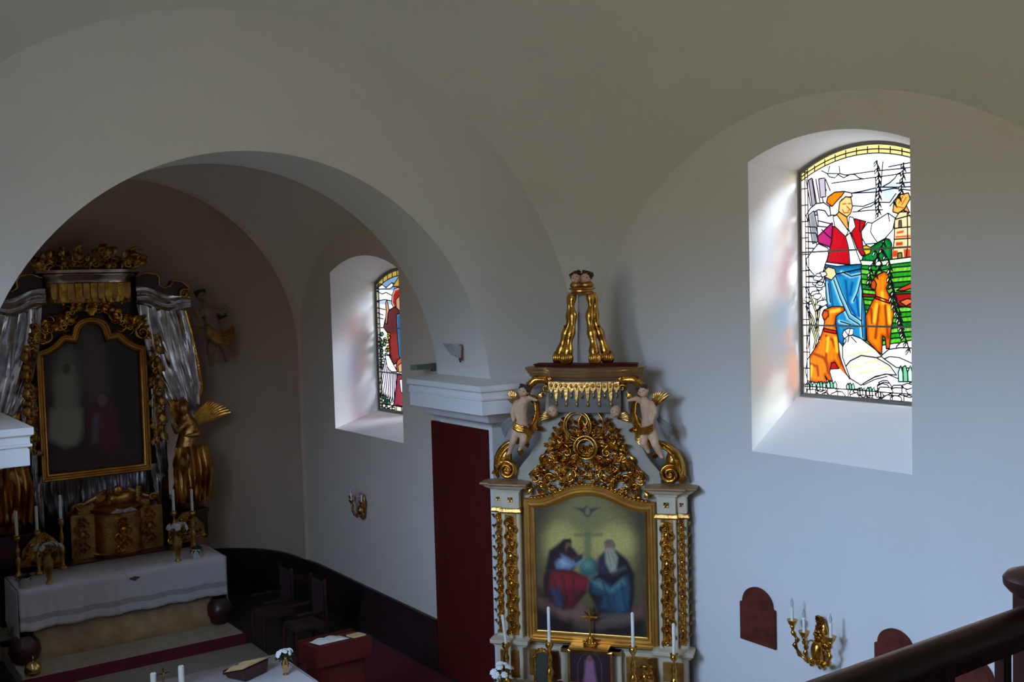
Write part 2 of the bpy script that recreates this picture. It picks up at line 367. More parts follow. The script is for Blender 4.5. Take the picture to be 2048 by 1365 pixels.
# ================================================================ PAINTED SURFACES (vertex colours on real panes and canvases)
def lin(c): return np.array([((x / 255 + .055) / 1.055) ** 2.4 if x > 10 else x / 255 / 12.92 for x in c])
class Canvas:
    """a flat picture surface in (a, z) metres; conv turns a photograph pixel into (a, z) on that surface"""
    def __init__(s, a0, a1, z0, z1, step, conv, seed=1):
        s.na = int(round((a1 - a0) / step)) + 1; s.nz = int(round((z1 - z0) / step)) + 1
        s.A, s.Z = np.meshgrid(np.linspace(a0, a1, s.na), np.linspace(z0, z1, s.nz), indexing='ij')
        s.C = np.zeros((s.na, s.nz, 3)); s.conv = conv; s.leads = []; s.step = step
        s.rng = np.random.RandomState(seed); s.cut = False
    def cut_leads(s, P):
        # a new pane covers the came lines that lay under it
        x0, y0 = P.min(0); x1, y1 = P.max(0); new = []
        for l in s.leads:
            L = np.array(l)
            if L[:, 0].max() < x0 or L[:, 0].min() > x1 or L[:, 1].max() < y0 or L[:, 1].min() > y1: new.append(l); continue
            D = [L[0]]
            for p, q in zip(L[:-1], L[1:]):
                k = max(1, int(np.hypot(*(q - p)) / .008)); D += [p + (q - p) * i / k for i in range(1, k + 1)]
            D = np.array(D); ins = s.sdf(P, D[:, 0], D[:, 1]) > .002; cur = []
            for p, i_ in zip(D, ins):
                if i_:
                    if len(cur) > 1: new.append(cur)
                    cur = []
                else: cur.append(tuple(p))
            if len(cur) > 1: new.append(cur)
        s.leads = new
    def P(s, pts): return np.array([s.conv(*p) for p in pts])
    def sdf(s, poly, A, Z):
        n = len(poly); d = np.full(A.shape, 1e9); ins = np.zeros(A.shape, bool)
        for i in range(n):
            x1, y1 = poly[i]; x2, y2 = poly[(i + 1) % n]; ex, ey = x2 - x1, y2 - y1; L = ex * ex + ey * ey + 1e-12
            t = np.clip(((A - x1) * ex + (Z - y1) * ey) / L, 0, 1)
            d = np.minimum(d, (A - x1 - t * ex) ** 2 + (Z - y1 - t * ey) ** 2)
            c = ((y1 > Z) != (y2 > Z)); xi = x1 + (Z - y1) * ex / (ey if abs(ey) > 1e-9 else 1e-9)
            ins ^= c & (A < xi)
        return np.where(ins, np.sqrt(d), -np.sqrt(d))
    def box(s, P, pad):
        x0, y0 = P.min(0) - pad; x1, y1 = P.max(0) + pad
        a = s.A[:, 0]; z = s.Z[0]
        i = np.where((a >= x0) & (a <= x1))[0]; j = np.where((z >= y0) & (z <= y1))[0]
        if len(i) == 0 or len(j) == 0: return None
        return slice(i[0], i[-1] + 1), slice(j[0], j[-1] + 1)
    def fill(s, pts, col, edge=None, ew=0.02, soft=0.004, lead=False, op=1.0, streak=0.0, sang=0.0):
        P = s.P(pts); b = s.box(P, soft * 2)
        if s.cut and op > .9: s.cut_leads(P)
        if lead: s.leads.append(list(map(tuple, P)) + [tuple(P[0])])
        if b is None: return
        A, Z = s.A[b], s.Z[b]; D = s.sdf(P, A, Z)
        w = np.clip(D / soft * 0.5 + 0.5, 0, 1)[..., None] * op
        c = np.broadcast_to(lin(col), A.shape + (3,)).copy()
        if edge is not None:
            k = np.clip(D / ew, 0, 1)[..., None]; k = k * k * (3 - 2 * k); c = c * k + lin(edge) * (1 - k)
        if streak:
            q = A * math.cos(sang) + Z * math.sin(sang); r_ = s.rng.rand(3) * 6.28
            v = 1 + streak * (np.sin(q * 140 + 3 * np.sin(Z * 23 + r_[0]) + r_[1]) * .6 + np.sin(q * 61 + 2 * np.sin(A * 31) + r_[2]) * .4)
            c *= v[..., None]
        s.C[b] = s.C[b] * (1 - w) + c * w
    def stroke(s, pts, col, width=0.01, soft=None, op=1.0, lead=False):
        P = s.P(pts); soft = soft or width
        if lead: s.leads.append(list(map(tuple, P)))
        b = s.box(P, width + soft)
        if b is None: return
        A, Z = s.A[b], s.Z[b]; d = np.full(A.shape, 1e9)
        for (x1, y1), (x2, y2) in zip(P[:-1], P[1:]):
            ex, ey = x2 - x1, y2 - y1; L = ex * ex + ey * ey + 1e-12
            t = np.clip(((A - x1) * ex + (Z - y1) * ey) / L, 0, 1); d = np.minimum(d, np.hypot(A - x1 - t * ex, Z - y1 - t * ey))
        w = np.clip(1 - (d - width / 2) / soft, 0, 1)[..., None] * op
        s.C[b] = s.C[b] * (1 - w) + lin(col) * w
    def lead(s, *lines):
        for l in lines: s.leads.append([tuple(p) for p in s.P(l)])
    def ellipse(s, c, ru, rv, col, n=24, **k):
        s.fill([(c[0] + ru * math.cos(2 * PI * i / n), c[1] + rv * math.sin(2 * PI * i / n)) for i in range(n)], col, **k)
    def build(s, name, m, fr, parent, clip=None, thick=0.006, mul=1.0):
        # front pane carries the picture; back pane a few millimetres behind gives it thickness
        idx = -np.ones((s.na, s.nz), int); V = []; C = []; F = []
        keep = np.ones((s.na, s.nz), bool) if clip is None else clip(s.A, s.Z)
        for i in range(s.na):
            for j in range(s.nz):
                if keep[i, j]: idx[i, j] = len(V); V.append(fr(s.A[i, j], 0, s.Z[i, j])); C.append(s.C[i, j] * mul)
        a, b_, c_, d = idx[:-1, :-1], idx[1:, :-1], idx[1:, 1:], idx[:-1, 1:]
        ok = (a >= 0) & (b_ >= 0) & (c_ >= 0) & (d >= 0)
        F = np.stack([a[ok], b_[ok], c_[ok], d[ok]], 1).tolist()
        me = bpy.data.meshes.new(name); me.from_pydata(V, [], F); me.materials.append(m)
        at = me.color_attributes.new('Col', 'FLOAT_COLOR', 'POINT')
        cc = np.ones((len(V), 4), np.float32); cc[:, :3] = np.array(C); at.data.foreach_set('color', cc.ravel())
        o = bpy.data.objects.new(name, me); COL.objects.link(o); o.parent = parent
        so = o.modifiers.new('s', 'SOLIDIFY'); so.thickness = thick; so.offset = 0
        return o
    def lead_mesh(s, fr, r=0.0045, clip=None):
        mb = MB()
        for l in s.leads:
            if clip:
                segs = []; cur = []
                for p, q in zip(l[:-1], l[1:]):
                    L = math.hypot(q[0] - p[0], q[1] - p[1]); k = max(1, int(L / 0.03))
                    for i in range(k + 1):
                        t = i / k; x = (p[0] + t * (q[0] - p[0]), p[1] + t * (q[1] - p[1]))
                        if clip(x[0], x[1]):
                            if not cur or math.hypot(x[0] - cur[-1][0], x[1] - cur[-1][1]) > 1e-4: cur.append(x)
                        else:
                            if len(cur) > 1: segs.append(cur)
                            cur = []
                if len(cur) > 1: segs.append(cur)
            else: segs = [l]
            for g in segs: mb.tube([fr(a, 0.004, z) for a, z in g], r, n=4)
        return mb

def window_frame(inn, x, depth, parent, z_bars, w=0.035):
    # metal frame running round the pane, and the cross bars
    n = len(inn); cy = sum(p[0] for p in inn) / n; czz = (min(p[1] for p in inn) + max(p[1] for p in inn)) / 2
    y0, y1 = min(p[0] for p in inn), max(p[0] for p in inn); z0, z1 = min(p[1] for p in inn), max(p[1] for p in inn)
    def shrink(p, k): return (cy + (p[0] - cy) * (1 - 2 * k / (y1 - y0)), czz + (p[1] - czz) * (1 - 2 * k / (z1 - z0)))
    P = []
    for p in inn:
        q = shrink(p, w); h = shrink(p, w * .5)
        P.append([(x - .0, *p), (x - .03, *p), (x - .03, *h), (x - .018, *h), (x - .018, *q), (x + .01, *q)])
    mb = MB().grid(P, closed_u=True)
    mb.build('frame', M_METAL, parent, angle=30)
    for z in z_bars: MB().box(x - .022, x - .008, y0 + .01, y1 - .01, z - .009, z + .009).build('cross_bar', M_METAL, parent, smooth=False)

# ---------------------------------------------------------------- the big window of the nave
GX = XR + 0.62
def T1(x, y): return (1560 + x / 4.55, 290 + y / 4.55)
def T2(x, y): return (1560 + x / 4.55, 540 + y / 4.55)
def conv_big(u, v):
    p = onX(u, v, GX); return (p[1], p[2])
inn = big_in
gy0, gy1 = 5.72, 7.245; gz0 = 3.90
def arch_z(y, y0, y1, zs, rise):
    h = (y1 - y0) / 2; R = (h * h + rise * rise) / (2 * rise); return zs + rise - R + np.sqrt(np.maximum(R * R - (y - (y0 + y1) / 2) ** 2, 0))
def rnd_stones(cv, poly_px, cols, n, size, lead=True, seed=3, T=None):
    rg = random.Random(seed)
    xs = [p[0] for p in poly_px]; ys = [p[1] for p in poly_px]
    for _ in range(n):
        x = rg.uniform(min(xs), max(xs)); y = rg.uniform(min(ys), max(ys)); s_ = size * rg.uniform(.6, 1.3); k = rg.choice([5, 6])
        pts = [(x + s_ * rg.uniform(.7, 1.1) * math.cos(2 * PI * i / k + .3), y + s_ * .6 * rg.uniform(.7, 1.1) * math.sin(2 * PI * i / k + .3)) for i in range(k)]
        cv.fill([T(*p) for p in pts], rg.choice(cols), edge=(150, 140, 170), ew=.008, lead=lead)
g = Canvas(gy0, gy1, gz0, 6.38, 0.005, conv_big); g.cut = True
def f1(pts, col, **k): g.fill([T1(*p) for p in pts], col, **k)
def f2(pts, col, **k): g.fill([T2(*p) for p in pts], col, **k)
def s1(pts, col, **k): g.stroke([T1(*p) for p in pts], col, **k)
def s2(pts, col, **k): g.stroke([T2(*p) for p in pts], col, **k)
def l1(*ls): g.lead(*[[T1(*p) for p in l] for l in ls])
def l2(*ls): g.lead(*[[T2(*p) for p in l] for l in ls])
WHT = (252, 252, 255)
g.C[:] = lin((226, 240, 255)) * 1.1
# bands of sky and cloud
for (ya, yb, c) in [(100, 240, (232, 244, 255)), (260, 340, (255, 255, 255)), (340, 440, (208, 228, 250)), (440, 560, (226, 238, 252)), (560, 640, (252, 252, 255)), (640, 900, (250, 252, 255))]:
    f1([(200, ya + 30), (700, ya + 15), (1500, ya - 60), (1500, yb - 60), (700, yb + 15), (200, yb + 30)], c, soft=.02)
f1([(930, 380), (1050, 300), (1060, 430), (1000, 520), (930, 500)], (190, 215, 245), soft=.02)
l1([(540, 190), (548, 262), (600, 275), (850, 240), (1110, 215), (1420, 175)], [(380, 235), (430, 260), (520, 262), (548, 262)], [(430, 260), (450, 290), (500, 300), (530, 270), (580, 300), (640, 270), (680, 270), (720, 300), (765, 310)],
   [(470, 350), (640, 325), (870, 295), (1050, 270), (1400, 225)], [(650, 440), (760, 420), (900, 385), (1100, 385), (1420, 370)], [(660, 440), (860, 430), (1040, 395), (1400, 440)],
   [(655, 555), (760, 560), (860, 520), (1000, 525), (1060, 440)], [(700, 610), (760, 575), (830, 560), (880, 520)], [(660, 612), (820, 595), (940, 590)], [(930, 385), (1000, 345), (1050, 300), (1070, 265), (1120, 240)],
   [(870, 300), (880, 400), (865, 520), (880, 640)], [(940, 150), (930, 240), (920, 390)], [(990, 200), (1400, 120)], [(455, 190), (440, 250)], [(1060, 350), (1190, 340), (1400, 310)])
# hanging willow twigs
def twig(T, pts, step=34, w=.012, col=(236, 246, 226)):
    P = np.array(pts, float); L = np.r_[0, np.cumsum(np.hypot(*np.diff(P, axis=0).T))]; k = int(L[-1] / step)
    for i in range(k):
        t = i * step; x = np.interp(t, L, P[:, 0]); y = np.interp(t, L, P[:, 1]); sg = 1 if i % 2 else -1
        q = [(x, y), (x + sg * 20 - 6, y + 26), (x + sg * 26, y + 62), (x + sg * 8, y + 34)]
        g.fill([T(*p) for p in q], col, lead=True)
    g.lead([T(*p) for p in pts])
# timber shed and mill wheel on the left
f1([(235, 330), (330, 280), (410, 300), (470, 350), (480, 440), (470, 640), (470, 720), (360, 900), (240, 1365), (235, 1365)], (222, 212, 228), soft=.004, streak=.06)
for x in (262, 300, 322, 352, 382, 405, 440): l1([(x - 24, 310), (x + 20, 560 if x < 400 else 420)])
f1([(262, 320), (292, 300), (330, 560), (345, 640), (300, 640), (290, 520)], (168, 160, 178), lead=True); f1([(355, 310), (410, 300), (420, 470), (370, 480)], (186, 178, 196), lead=True)
wheel = [(240, 640), (280, 575), (330, 535), (400, 525), (450, 560), (475, 640), (440, 650), (410, 600), (350, 590), (300, 620), (255, 700)]
f1(wheel, (224, 222, 228), edge=(150, 150, 160), ew=.015, lead=True)
f1([(262, 640), (310, 600), (340, 740), (345, 880), (300, 900), (280, 780)], (142, 148, 156), edge=(200, 205, 210), ew=.02, lead=True)
for y in (745, 800, 880, 940, 1140, 1200, 1250): l1([(236, y), (330, y + 4)], [(330, y + 4), (345, y + 60)])
l1([(345, 690), (470, 720)], [(340, 740), (440, 750)], [(345, 640), (350, 740)], [(236, 1200), (300, 1190), (345, 1240), (420, 1200)], [(345, 1240), (360, 1300), (300, 1290), (240, 1300)])
f1([(345, 1210), (380, 1180), (410, 1200), (390, 1280), (350, 1280)], (186, 182, 196), lead=True)
# far church tower, trees, meadow
f1([(1020, 1060), (1040, 880), (1045, 680), (1090, 610), (1160, 610), (1200, 670), (1230, 880), (1240, 1060)], (243, 214, 168), lead=True)
f1([(1050, 610), (1110, 540), (1150, 545), (1185, 620), (1110, 590)], (230, 170, 90), lead=True)
for q in ([(1062, 790), (1128, 775), (1128, 800), (1062, 812)], [(1055, 885), (1120, 880), (1120, 915), (1055, 922)], [(1025, 960), (1075, 960), (1070, 1020), (1022, 1025)], [(1125, 950), (1190, 945), (1190, 1030), (1130, 1030)], [(1050, 830), (1190, 820), (1190, 838), (1050, 848)]): f1(q, (214, 76, 34), edge=(240, 140, 60), ew=.01)
f1([(1085, 690), (1105, 685), (1110, 750), (1082, 750)], (120, 110, 90), lead=True); f1([(1075, 985), (1110, 980), (1115, 1035), (1072, 1035)], (140, 130, 70), lead=True)
l1([(1045, 680), (1190, 640)], [(1045, 760), (1190, 745)], [(1040, 860), (1190, 850)], [(1030, 935), (1190, 925)], [(1160, 620), (1165, 900), (1150, 1040)])
f1([(745, 1060), (760, 1000), (820, 935), (900, 885), (960, 850), (1000, 860), (1020, 900), (1020, 1060), (880, 1080)], (12, 140, 58), edge=(4, 90, 36), ew=.04, lead=True, streak=.3)
f1([(745, 925), (790, 915), (830, 935), (825, 985), (770, 1012), (745, 1010)], (232, 206, 40), lead=True)
for y, c in ((1050, (206, 238, 200)), (1095, (20, 158, 40)), (1150, (216, 242, 206)), (1205, (60, 178, 40)), (1240, (190, 226, 150)), (1290, (30, 160, 40)), (1330, (70, 200, 50))):
    f1([(735, y), (900, y + 8), (1200, y - 30), (1560, y - 40), (1560, y + 30), (1200, y + 30), (900, y + 60), (735, y + 55)], c, edge=(10, 110, 30) if c[0] < 100 else (160, 220, 150), ew=.012, lead=True, streak=.15)
for y in range(-10, 640, 46):
    c = [(40, 170, 30), (96, 204, 50), (16, 130, 36), (120, 214, 70)][(y // 46) % 4]
    f2([(735, y), (900, y + 20), (1040, y - 12), (1200, y - 26), (1560, y), (1560, y + 60), (1200, y + 24), (1040, y + 36), (900, y + 60), (735, y + 52)], c, edge=(4, 90, 20), ew=.014, lead=True, streak=.25)
f2([(1060, 190), (1110, 160), (1200, 118), (1560, 100), (1560, 150), (1200, 168), (1130, 190)], (214, 70, 30), lead=True)
f2([(740, 215), (880, 228), (870, 250), (745, 245)], (150, 30, 30), lead=True)
f2([(1020, 225), (1200, 212), (1560, 230), (1560, 330), (1200, 345), (1090, 330)], (176, 22, 14), edge=(110, 8, 10), ew=.02, lead=True)
f2([(1090, 290), (1160, 262), (1200, 270), (1200, 300), (1150, 330)], (240, 120, 60), lead=True)
# miller: cap, head, shirt, waistcoat, apron
f1([(462, 640), (455, 560), (530, 490), (590, 425), (650, 437), (662, 470), (600, 480), (560, 500), (545, 560), (530, 640)], (252, 232, 206), edge=(220, 180, 130), ew=.012, lead=True)
f1([(425, 525), (437, 475), (500, 430), (592, 423), (565, 465), (525, 505), (475, 562)], (236, 146, 10), edge=(206, 104, 4), ew=.02, lead=True, streak=.12)
f1([(545, 520), (600, 470), (648, 480), (662, 560), (645, 625), (612, 658), (560, 650), (535, 600)], (255, 214, 140), edge=(240, 150, 60), ew=.016, lead=True)
f1([(510, 640), (540, 610), (612, 658), (628, 770), (560, 740)], (250, 184, 88), edge=(230, 130, 40), ew=.015, lead=True)
for q in ([(575, 540), (600, 535)], [(625, 535), (645, 535)], [(610, 560), (640, 590), (620, 600)], [(590, 620), (630, 615)], [(570, 590), (585, 620)]): s1(q, (190, 90, 20), width=.006, soft=.006)
f1([(350, 900), (440, 940), (442, 1010), (410, 1100), (385, 1190), (320, 1195), (250, 1110), (240, 1040), (300, 960)], WHT, edge=(190, 195, 235), ew=.02, lead=True)
f1([(740, 790), (800, 705), (840, 712), (985, 620), (1050, 665), (1030, 770), (960, 850), (880, 895), (780, 905), (745, 840)], WHT, edge=(200, 205, 235), ew=.02, lead=True)
l1([(840, 712), (825, 790), (860, 850), (890, 890)], [(985, 620), (1000, 700)])
f1([(370, 810), (480, 705), (482, 860), (462, 935), (350, 890), (343, 835)], (196, 20, 122), edge=(150, 8, 80), ew=.02, lead=True); l1([(380, 770), (440, 830), (482, 860)])
f1([(480, 745), (530, 735), (610, 830), (640, 930), (640, 1090), (560, 1085), (425, 1068), (470, 880)], (204, 12, 32), edge=(150, 4, 24), ew=.03, lead=True, streak=.1)
f1([(680, 670), (785, 698), (742, 790), (760, 960), (782, 1000), (745, 1012), (700, 940), (650, 800), (665, 740)], (204, 14, 26), edge=(150, 4, 18), ew=.02, lead=True); l1([(730, 690), (725, 780), (742, 800)])
f1([(485, 650), (522, 640), (625, 785), (600, 835), (500, 740)], WHT, lead=True); f1([(632, 655), (668, 660), (690, 745), (645, 805), (625, 765)], WHT, lead=True)
f1([(600, 835), (640, 800), (690, 950), (742, 1085), (640, 1092), (625, 930)], (246, 246, 255), edge=(200, 205, 240), ew=.012, lead=True)
f1([(1028, 610), (1040, 510), (1082, 455), (1172, 436), (1188, 490), (1135, 585), (1075, 625)], (252, 196, 96), edge=(236, 140, 40), ew=.02, lead=True)
for q in ([(1085, 530), (1120, 470)], [(1110, 545), (1150, 480)], [(1060, 560), (1130, 575)]): s1(q, (200, 100, 20), width=.006, soft=.006)
f1([(412, 1088), (520, 1105), (745, 1085), (735, 1180), (760, 1365), (430, 1365), (415, 1225)], (26, 140, 190), edge=(10, 90, 150), ew=.05, lead=True, streak=.12)
f2([(412, 60), (740, -10), (745, 160), (785, 420), (785, 645), (700, 630), (590, 600), (575, 700), (530, 640), (500, 420), (425, 330)], (32, 146, 200), edge=(8, 84, 150), ew=.05, lead=True, streak=.14)
f1([(400, 1150), (440, 1110), (500, 1128), (515, 1180), (470, 1232), (415, 1205)], (255, 214, 160), edge=(240, 150, 90), ew=.015, lead=True)
for q in ([(500, 60), (560, 220), (640, 400), (740, 470)], [(480, 90), (540, 260), (620, 440), (720, 500)], [(735, 60), (700, 200), (660, 290)], [(560, 20), (640, 60), (735, 40)], [(430, 120), (450, 300)], [(540, 470), (640, 500)], [(740, 160), (735, 480), (745, 620)]):
    s2(q, (150, 214, 236), width=.012, soft=.02); l2([(x + 10, y) for x, y in q])
for q in ([(450, 100), (480, 320)], [(600, 100), (620, 300), (690, 420)], [(700, 250), (720, 420)], [(660, 120), (640, 230)]): s2(q, (8, 92, 170), width=.012, soft=.015)
# dogs
OR, ORE = (246, 142, 12), (196, 66, 4)
f2([(830, 140), (850, 80), (900, 40), (945, 15), (985, 30), (998, 110), (970, 170), (1000, 240), (1042, 400), (1015, 530), (1000, 712), (968, 722), (960, 620), (935, 600), (930, 770), (890, 745), (795, 645), (780, 420), (822, 330), (872, 232), (868, 190)], OR, edge=ORE, ew=.045, lead=True, streak=.18)
f2([(830, 100), (860, 90), (882, 130), (868, 185), (832, 170)], (214, 84, 8), edge=(170, 50, 4), ew=.02, lead=True); f2([(872, 238), (1005, 285), (1003, 308), (868, 262)], (206, 14, 12), lead=True)
for q in ([(900, 330), (890, 460), (870, 620)], [(960, 330), (970, 480), (985, 620)], [(830, 360), (840, 480)]): s2(q, (170, 56, 4), width=.01, soft=.02)
for q in ([(880, 320), (860, 470)], [(930, 210), (940, 300)], [(990, 340), (1000, 480)]): s2(q, (255, 206, 60), width=.014, soft=.02)
f2([(383, 410), (400, 365), (480, 333), (582, 336), (590, 372), (540, 402), (512, 425), (505, 500), (520, 560), (535, 660), (540, 780), (600, 930), (645, 1012), (605, 1026), (560, 965), (500, 840), (470, 850), (455, 930), (482, 1015), (440, 1010), (412, 960), (425, 1000), (430, 1030), (330, 1028), (255, 1012), (235, 930), (250, 820), (330, 700), (378, 590), (400, 520), (405, 470)], OR, edge=ORE, ew=.045, lead=True, streak=.18)
f2([(385, 410), (400, 372), (440, 375), (445, 420), (415, 455), (392, 440)], (222, 92, 8), edge=(176, 54, 4), ew=.02, lead=True); f2([(398, 532), (512, 556), (516, 584), (402, 562)], (206, 14, 12), lead=True)
for q in ([(420, 600), (480, 640), (500, 700)], [(300, 760), (400, 800), (430, 860)], [(280, 860), (340, 880), (350, 960)], [(430, 650), (420, 800), (440, 940)], [(530, 700), (560, 860)]): s2(q, (176, 60, 4), width=.01, soft=.02)
for q in ([(440, 620), (430, 740)], [(290, 880), (280, 960)], [(505, 620), (520, 740)], [(470, 380), (540, 365)]): s2(q, (255, 206, 50), width=.014, soft=.02)
f2([(470, 850), (500, 840), (540, 900), (460, 905)], (200, 20, 24), lead=True)
# ground, stones, tufts, sacks
f2([(235, 1060), (420, 1090), (500, 1010), (460, 930), (545, 900), (650, 1010), (900, 1040), (1560, 1000), (1560, 1260), (235, 1180)], (250, 248, 255), lead=False)
rnd_stones(g, [(250, 1085), (1200, 1180)], [(255, 255, 255), (244, 240, 250), (238, 236, 246)], 26, 62, T=T2, seed=5)
rnd_stones(g, [(800, 1030), (1500, 1130)], [(255, 255, 255), (244, 240, 250)], 16, 70, T=T2, seed=8)
def sack(pts): f2(pts, (240, 242, 226), edge=(196, 202, 186), ew=.035, lead=True)
sack([(1060, 700), (1100, 660), (1200, 640), (1400, 660), (1400, 740), (1060, 740)]); sack([(920, 785), (990, 725), (1100, 708), (1300, 715), (1300, 900), (1060, 890), (950, 812)])
l2([(950, 812), (1000, 790), (1090, 800), (1200, 850), (1300, 870)])
sack([(570, 700), (605, 645), (585, 610), (660, 595), (740, 625), (870, 725), (930, 790), (880, 800), (740, 780), (640, 830), (600, 880), (572, 800)])
sack([(600, 880), (640, 830), (740, 780), (880, 800), (1000, 870), (1065, 960), (960, 950), (860, 980), (770, 1030), (740, 1052), (640, 990)])
f2([(568, 590), (585, 550), (628, 532), (672, 540), (665, 590), (625, 600), (590, 625)], (250, 250, 246), lead=True); l2([(625, 600), (590, 550)], [(625, 600), (640, 535)], [(630, 610), (620, 660)], [(650, 610), (700, 665)])
l2([(770, 1030), (870, 970), (980, 950), (1075, 990)], [(760, 1050), (860, 1000), (980, 970)])
for (x, y, k, w) in ((620, 790, 9, 26), (630, 900, 4, 26), (780, 860, 5, 26), (730, 955, 5, 26), (900, 915, 4, 24)):
    for i in range(k): s2([(x + i * w, y - i * 5), (x + i * w + 6, y - 26 - i * 5), (x + i * w + 14, y - 4 - i * 5), (x + i * w + 22, y - 16 - i * 5)], (214, 206, 130), width=.003, soft=.005)
for (x, y, w, h) in ((240, 1090, 90, 70), (340, 1095, 80, 80), (430, 1080, 90, 70), (610, 1090, 70, 60), (710, 1140, 70, 70), (790, 1145, 80, 80), (880, 1160, 60, 50), (1080, 1020, 130, 150)):
    for i in range(3):
        x0 = x + w * i / 3; f2([(x0, y), (x0 - 4, y - h * (.6 + .3 * (i == 1))), (x0 + w / 6, y - h), (x0 + w / 3, y - h * .5), (x0 + w / 3, y)], (126, 206, 164) if i % 2 else (190, 232, 206), edge=(70, 170, 120), ew=.015, lead=True)
for q in ([(240, 160), (290, 270), (330, 380), (350, 560)], [(240, 330), (300, 440), (360, 640)], [(400, 250), (360, 360), (330, 560)], [(250, 300), (280, 480), (250, 720)], [(390, 330), (330, 380)], [(280, 480), (330, 640), (310, 720)], [(350, 180), (330, 330)]):
    s2(q, (246, 236, 160), width=.014, soft=.006); l2([(x + 8, y) for x, y in q], [(x - 8, y) for x, y in q])
rnd_stones(g, [(250, 0), (400, 330)], [(250, 250, 255), (238, 232, 248)], 12, 50, T=T2, seed=12)
twig(T1, [(885, 140), (900, 300), (905, 400), (900, 560), (895, 660)]); twig(T1, [(1130, 160), (1120, 300), (1100, 440), (1000, 560)]); twig(T1, [(960, 850), (900, 1000), (830, 1100), (810, 1300)]); twig(T1, [(930, 940), (1000, 1060), (1010, 1200), (1040, 1400)]); twig(T2, [(1000, 60), (1040, 200), (1090, 380), (1120, 560), (1190, 760)]); twig(T2, [(1020, 240), (1080, 420), (1130, 600)]); twig(T1, [(870, 960), (930, 1080), (850, 1200)])
# cream and yellow border strip
def big_clip(a, z): return (a >= gy0 + .03) & (a <= gy1 - .03) & (z >= gz0 + .03) & (z <= arch_z(a, gy0, gy1, 6.18, .2) - .03)
AZ_ = arch_z(g.A, gy0, gy1, 6.18, .2)
top = (AZ_ - .115 < g.Z); side = (g.A > gy1 - .105) | (g.A < gy0 + .105) | (g.Z < gz0 + .10)
g.C[side] = lin((255, 242, 236)) * 1.05; g.C[top] = lin((255, 232, 150)) * 1.0
for yy in (gy0 + .07, gy0 + .105, gy1 - .07, gy1 - .105): g.leads.append([(yy, gz0 + .03), (yy, 6.25)])
g.leads.append([(gy0, gz0 + .10), (gy1, gz0 + .10)])
for off in (.075, .115): g.leads.append([(y, float(arch_z(y, gy0, gy1, 6.18, .2)) - off) for y in np.linspace(gy0, gy1, 24)])
for k in range(14): z = gz0 + .12 + k * .165; g.leads += [[(gy1 - .105, z), (gy1, z)], [(gy0, z), (gy0 + .105, z)]]
for k in range(12): y = gy0 + .08 + k * .125; g.leads += [[(y, gz0), (y, gz0 + .1)], [(y, float(arch_z(y, gy0, gy1, 6.18, .2)) - .115), (y, 6.4)]]
def window(name): o = bpy.data.objects.new(name, None); COL.objects.link(o); o['kind'] = 'structure'; return o
win1 = window('window_1')
frx = lambda a, d, z: (GX - d, a, z)
STR = 1.75
mn = g.C.min(2, keepdims=True); g.C *= .40 + .40 * np.clip(mn * 1.2, 0, 1) ** 2
g.build('stained_glass', M_STAINED, frx, win1, big_clip, mul=1.0)
g.lead_mesh(frx, .0062, big_clip).build('lead_came', M_LEAD, win1, smooth=False)
bars = [conv_big(*T1(700, 955))[1], conv_big(*T2(700, 512))[1]]
window_frame(big_in, GX, .03, win1, bars)

# ---------------------------------------------------------------- the chancel windows
GA = XA1 + 0.62
def conv_ap(u, v): p = onX(u, v, GA); return (p[1], p[2])
def T3(x, y): return (730 + x / 4.01, 520 + y / 4.015)
ay0, ay1, az0 = 12.35, 13.93, 3.33
def ap_clip(a, z): return (a >= ay0 + .03) & (a <= ay1 - .03) & (z >= az0 + .03) & (z <= arch_z(a, ay0, ay1, 5.20, .2) - .03)
g = Canvas(ay0, ay1, az0, 5.40, 0.008, conv_ap, seed=4); g.cut = True
def f3(pts, col, **k): g.fill([T3(*p) for p in pts], col, **k)
g.C[:] = lin((250, 250, 255))
f3([(90, 170), (290, 80), (600, 60), (600, 260), (300, 250), (95, 240)], (150, 190, 236), soft=.02)
f3([(95, 320), (290, 330), (600, 330), (600, 380), (95, 360)], (190, 214, 246), soft=.02)
for q in ([(100, 215), (125, 190), (150, 225), (190, 215), (215, 185), (235, 190)], [(100, 255), (140, 275), (170, 262), (225, 290)], [(100, 330), (160, 320), (215, 330)], [(100, 385), (140, 395), (165, 400)], [(110, 430), (150, 445)], [(105, 465), (150, 475)], [(130, 200), (120, 230), (95, 235)]):
    g.lead([T3(*p) for p in q]); 
f3([(100, 225), (140, 200), (170, 225), (215, 185), (235, 205), (200, 232), (110, 235)], WHT, lead=True)
f3([(215, 350), (220, 280), (240, 230), (300, 215), (360, 240), (370, 330), (330, 400), (240, 400)], (206, 20, 20), edge=(240, 220, 210), ew=.05, lead=True)
f3([(222, 215), (270, 140), (330, 215)], (240, 190, 70), edge=(200, 130, 30), ew=.02, lead=True)
f3([(250, 320), (275, 290), (320, 300), (330, 400), (290, 440), (255, 420)], (240, 190, 140), edge=(190, 110, 60), ew=.02, lead=True)
f3([(165, 470), (200, 400), (245, 375), (300, 430), (330, 600), (310, 790), (255, 830), (222, 850), (200, 760), (190, 600), (150, 545)], (120, 16, 18), edge=(70, 6, 16), ew=.04, lead=True, streak=.35)
f3([(205, 600), (250, 590), (275, 780), (235, 820), (210, 740)], (176, 40, 14), soft=.03, streak=.3)
f3([(168, 345), (178, 318), (186, 350), (196, 400), (186, 440), (178, 520), (165, 505), (172, 420)], (238, 180, 140), edge=(200, 120, 80), ew=.01, lead=True)
f3([(255, 440), (290, 425), (360, 460), (380, 900), (300, 890), (275, 760), (262, 600)], (36, 110, 180), edge=(120, 190, 226), ew=.03, lead=True, streak=.3)
rg = random.Random(4)
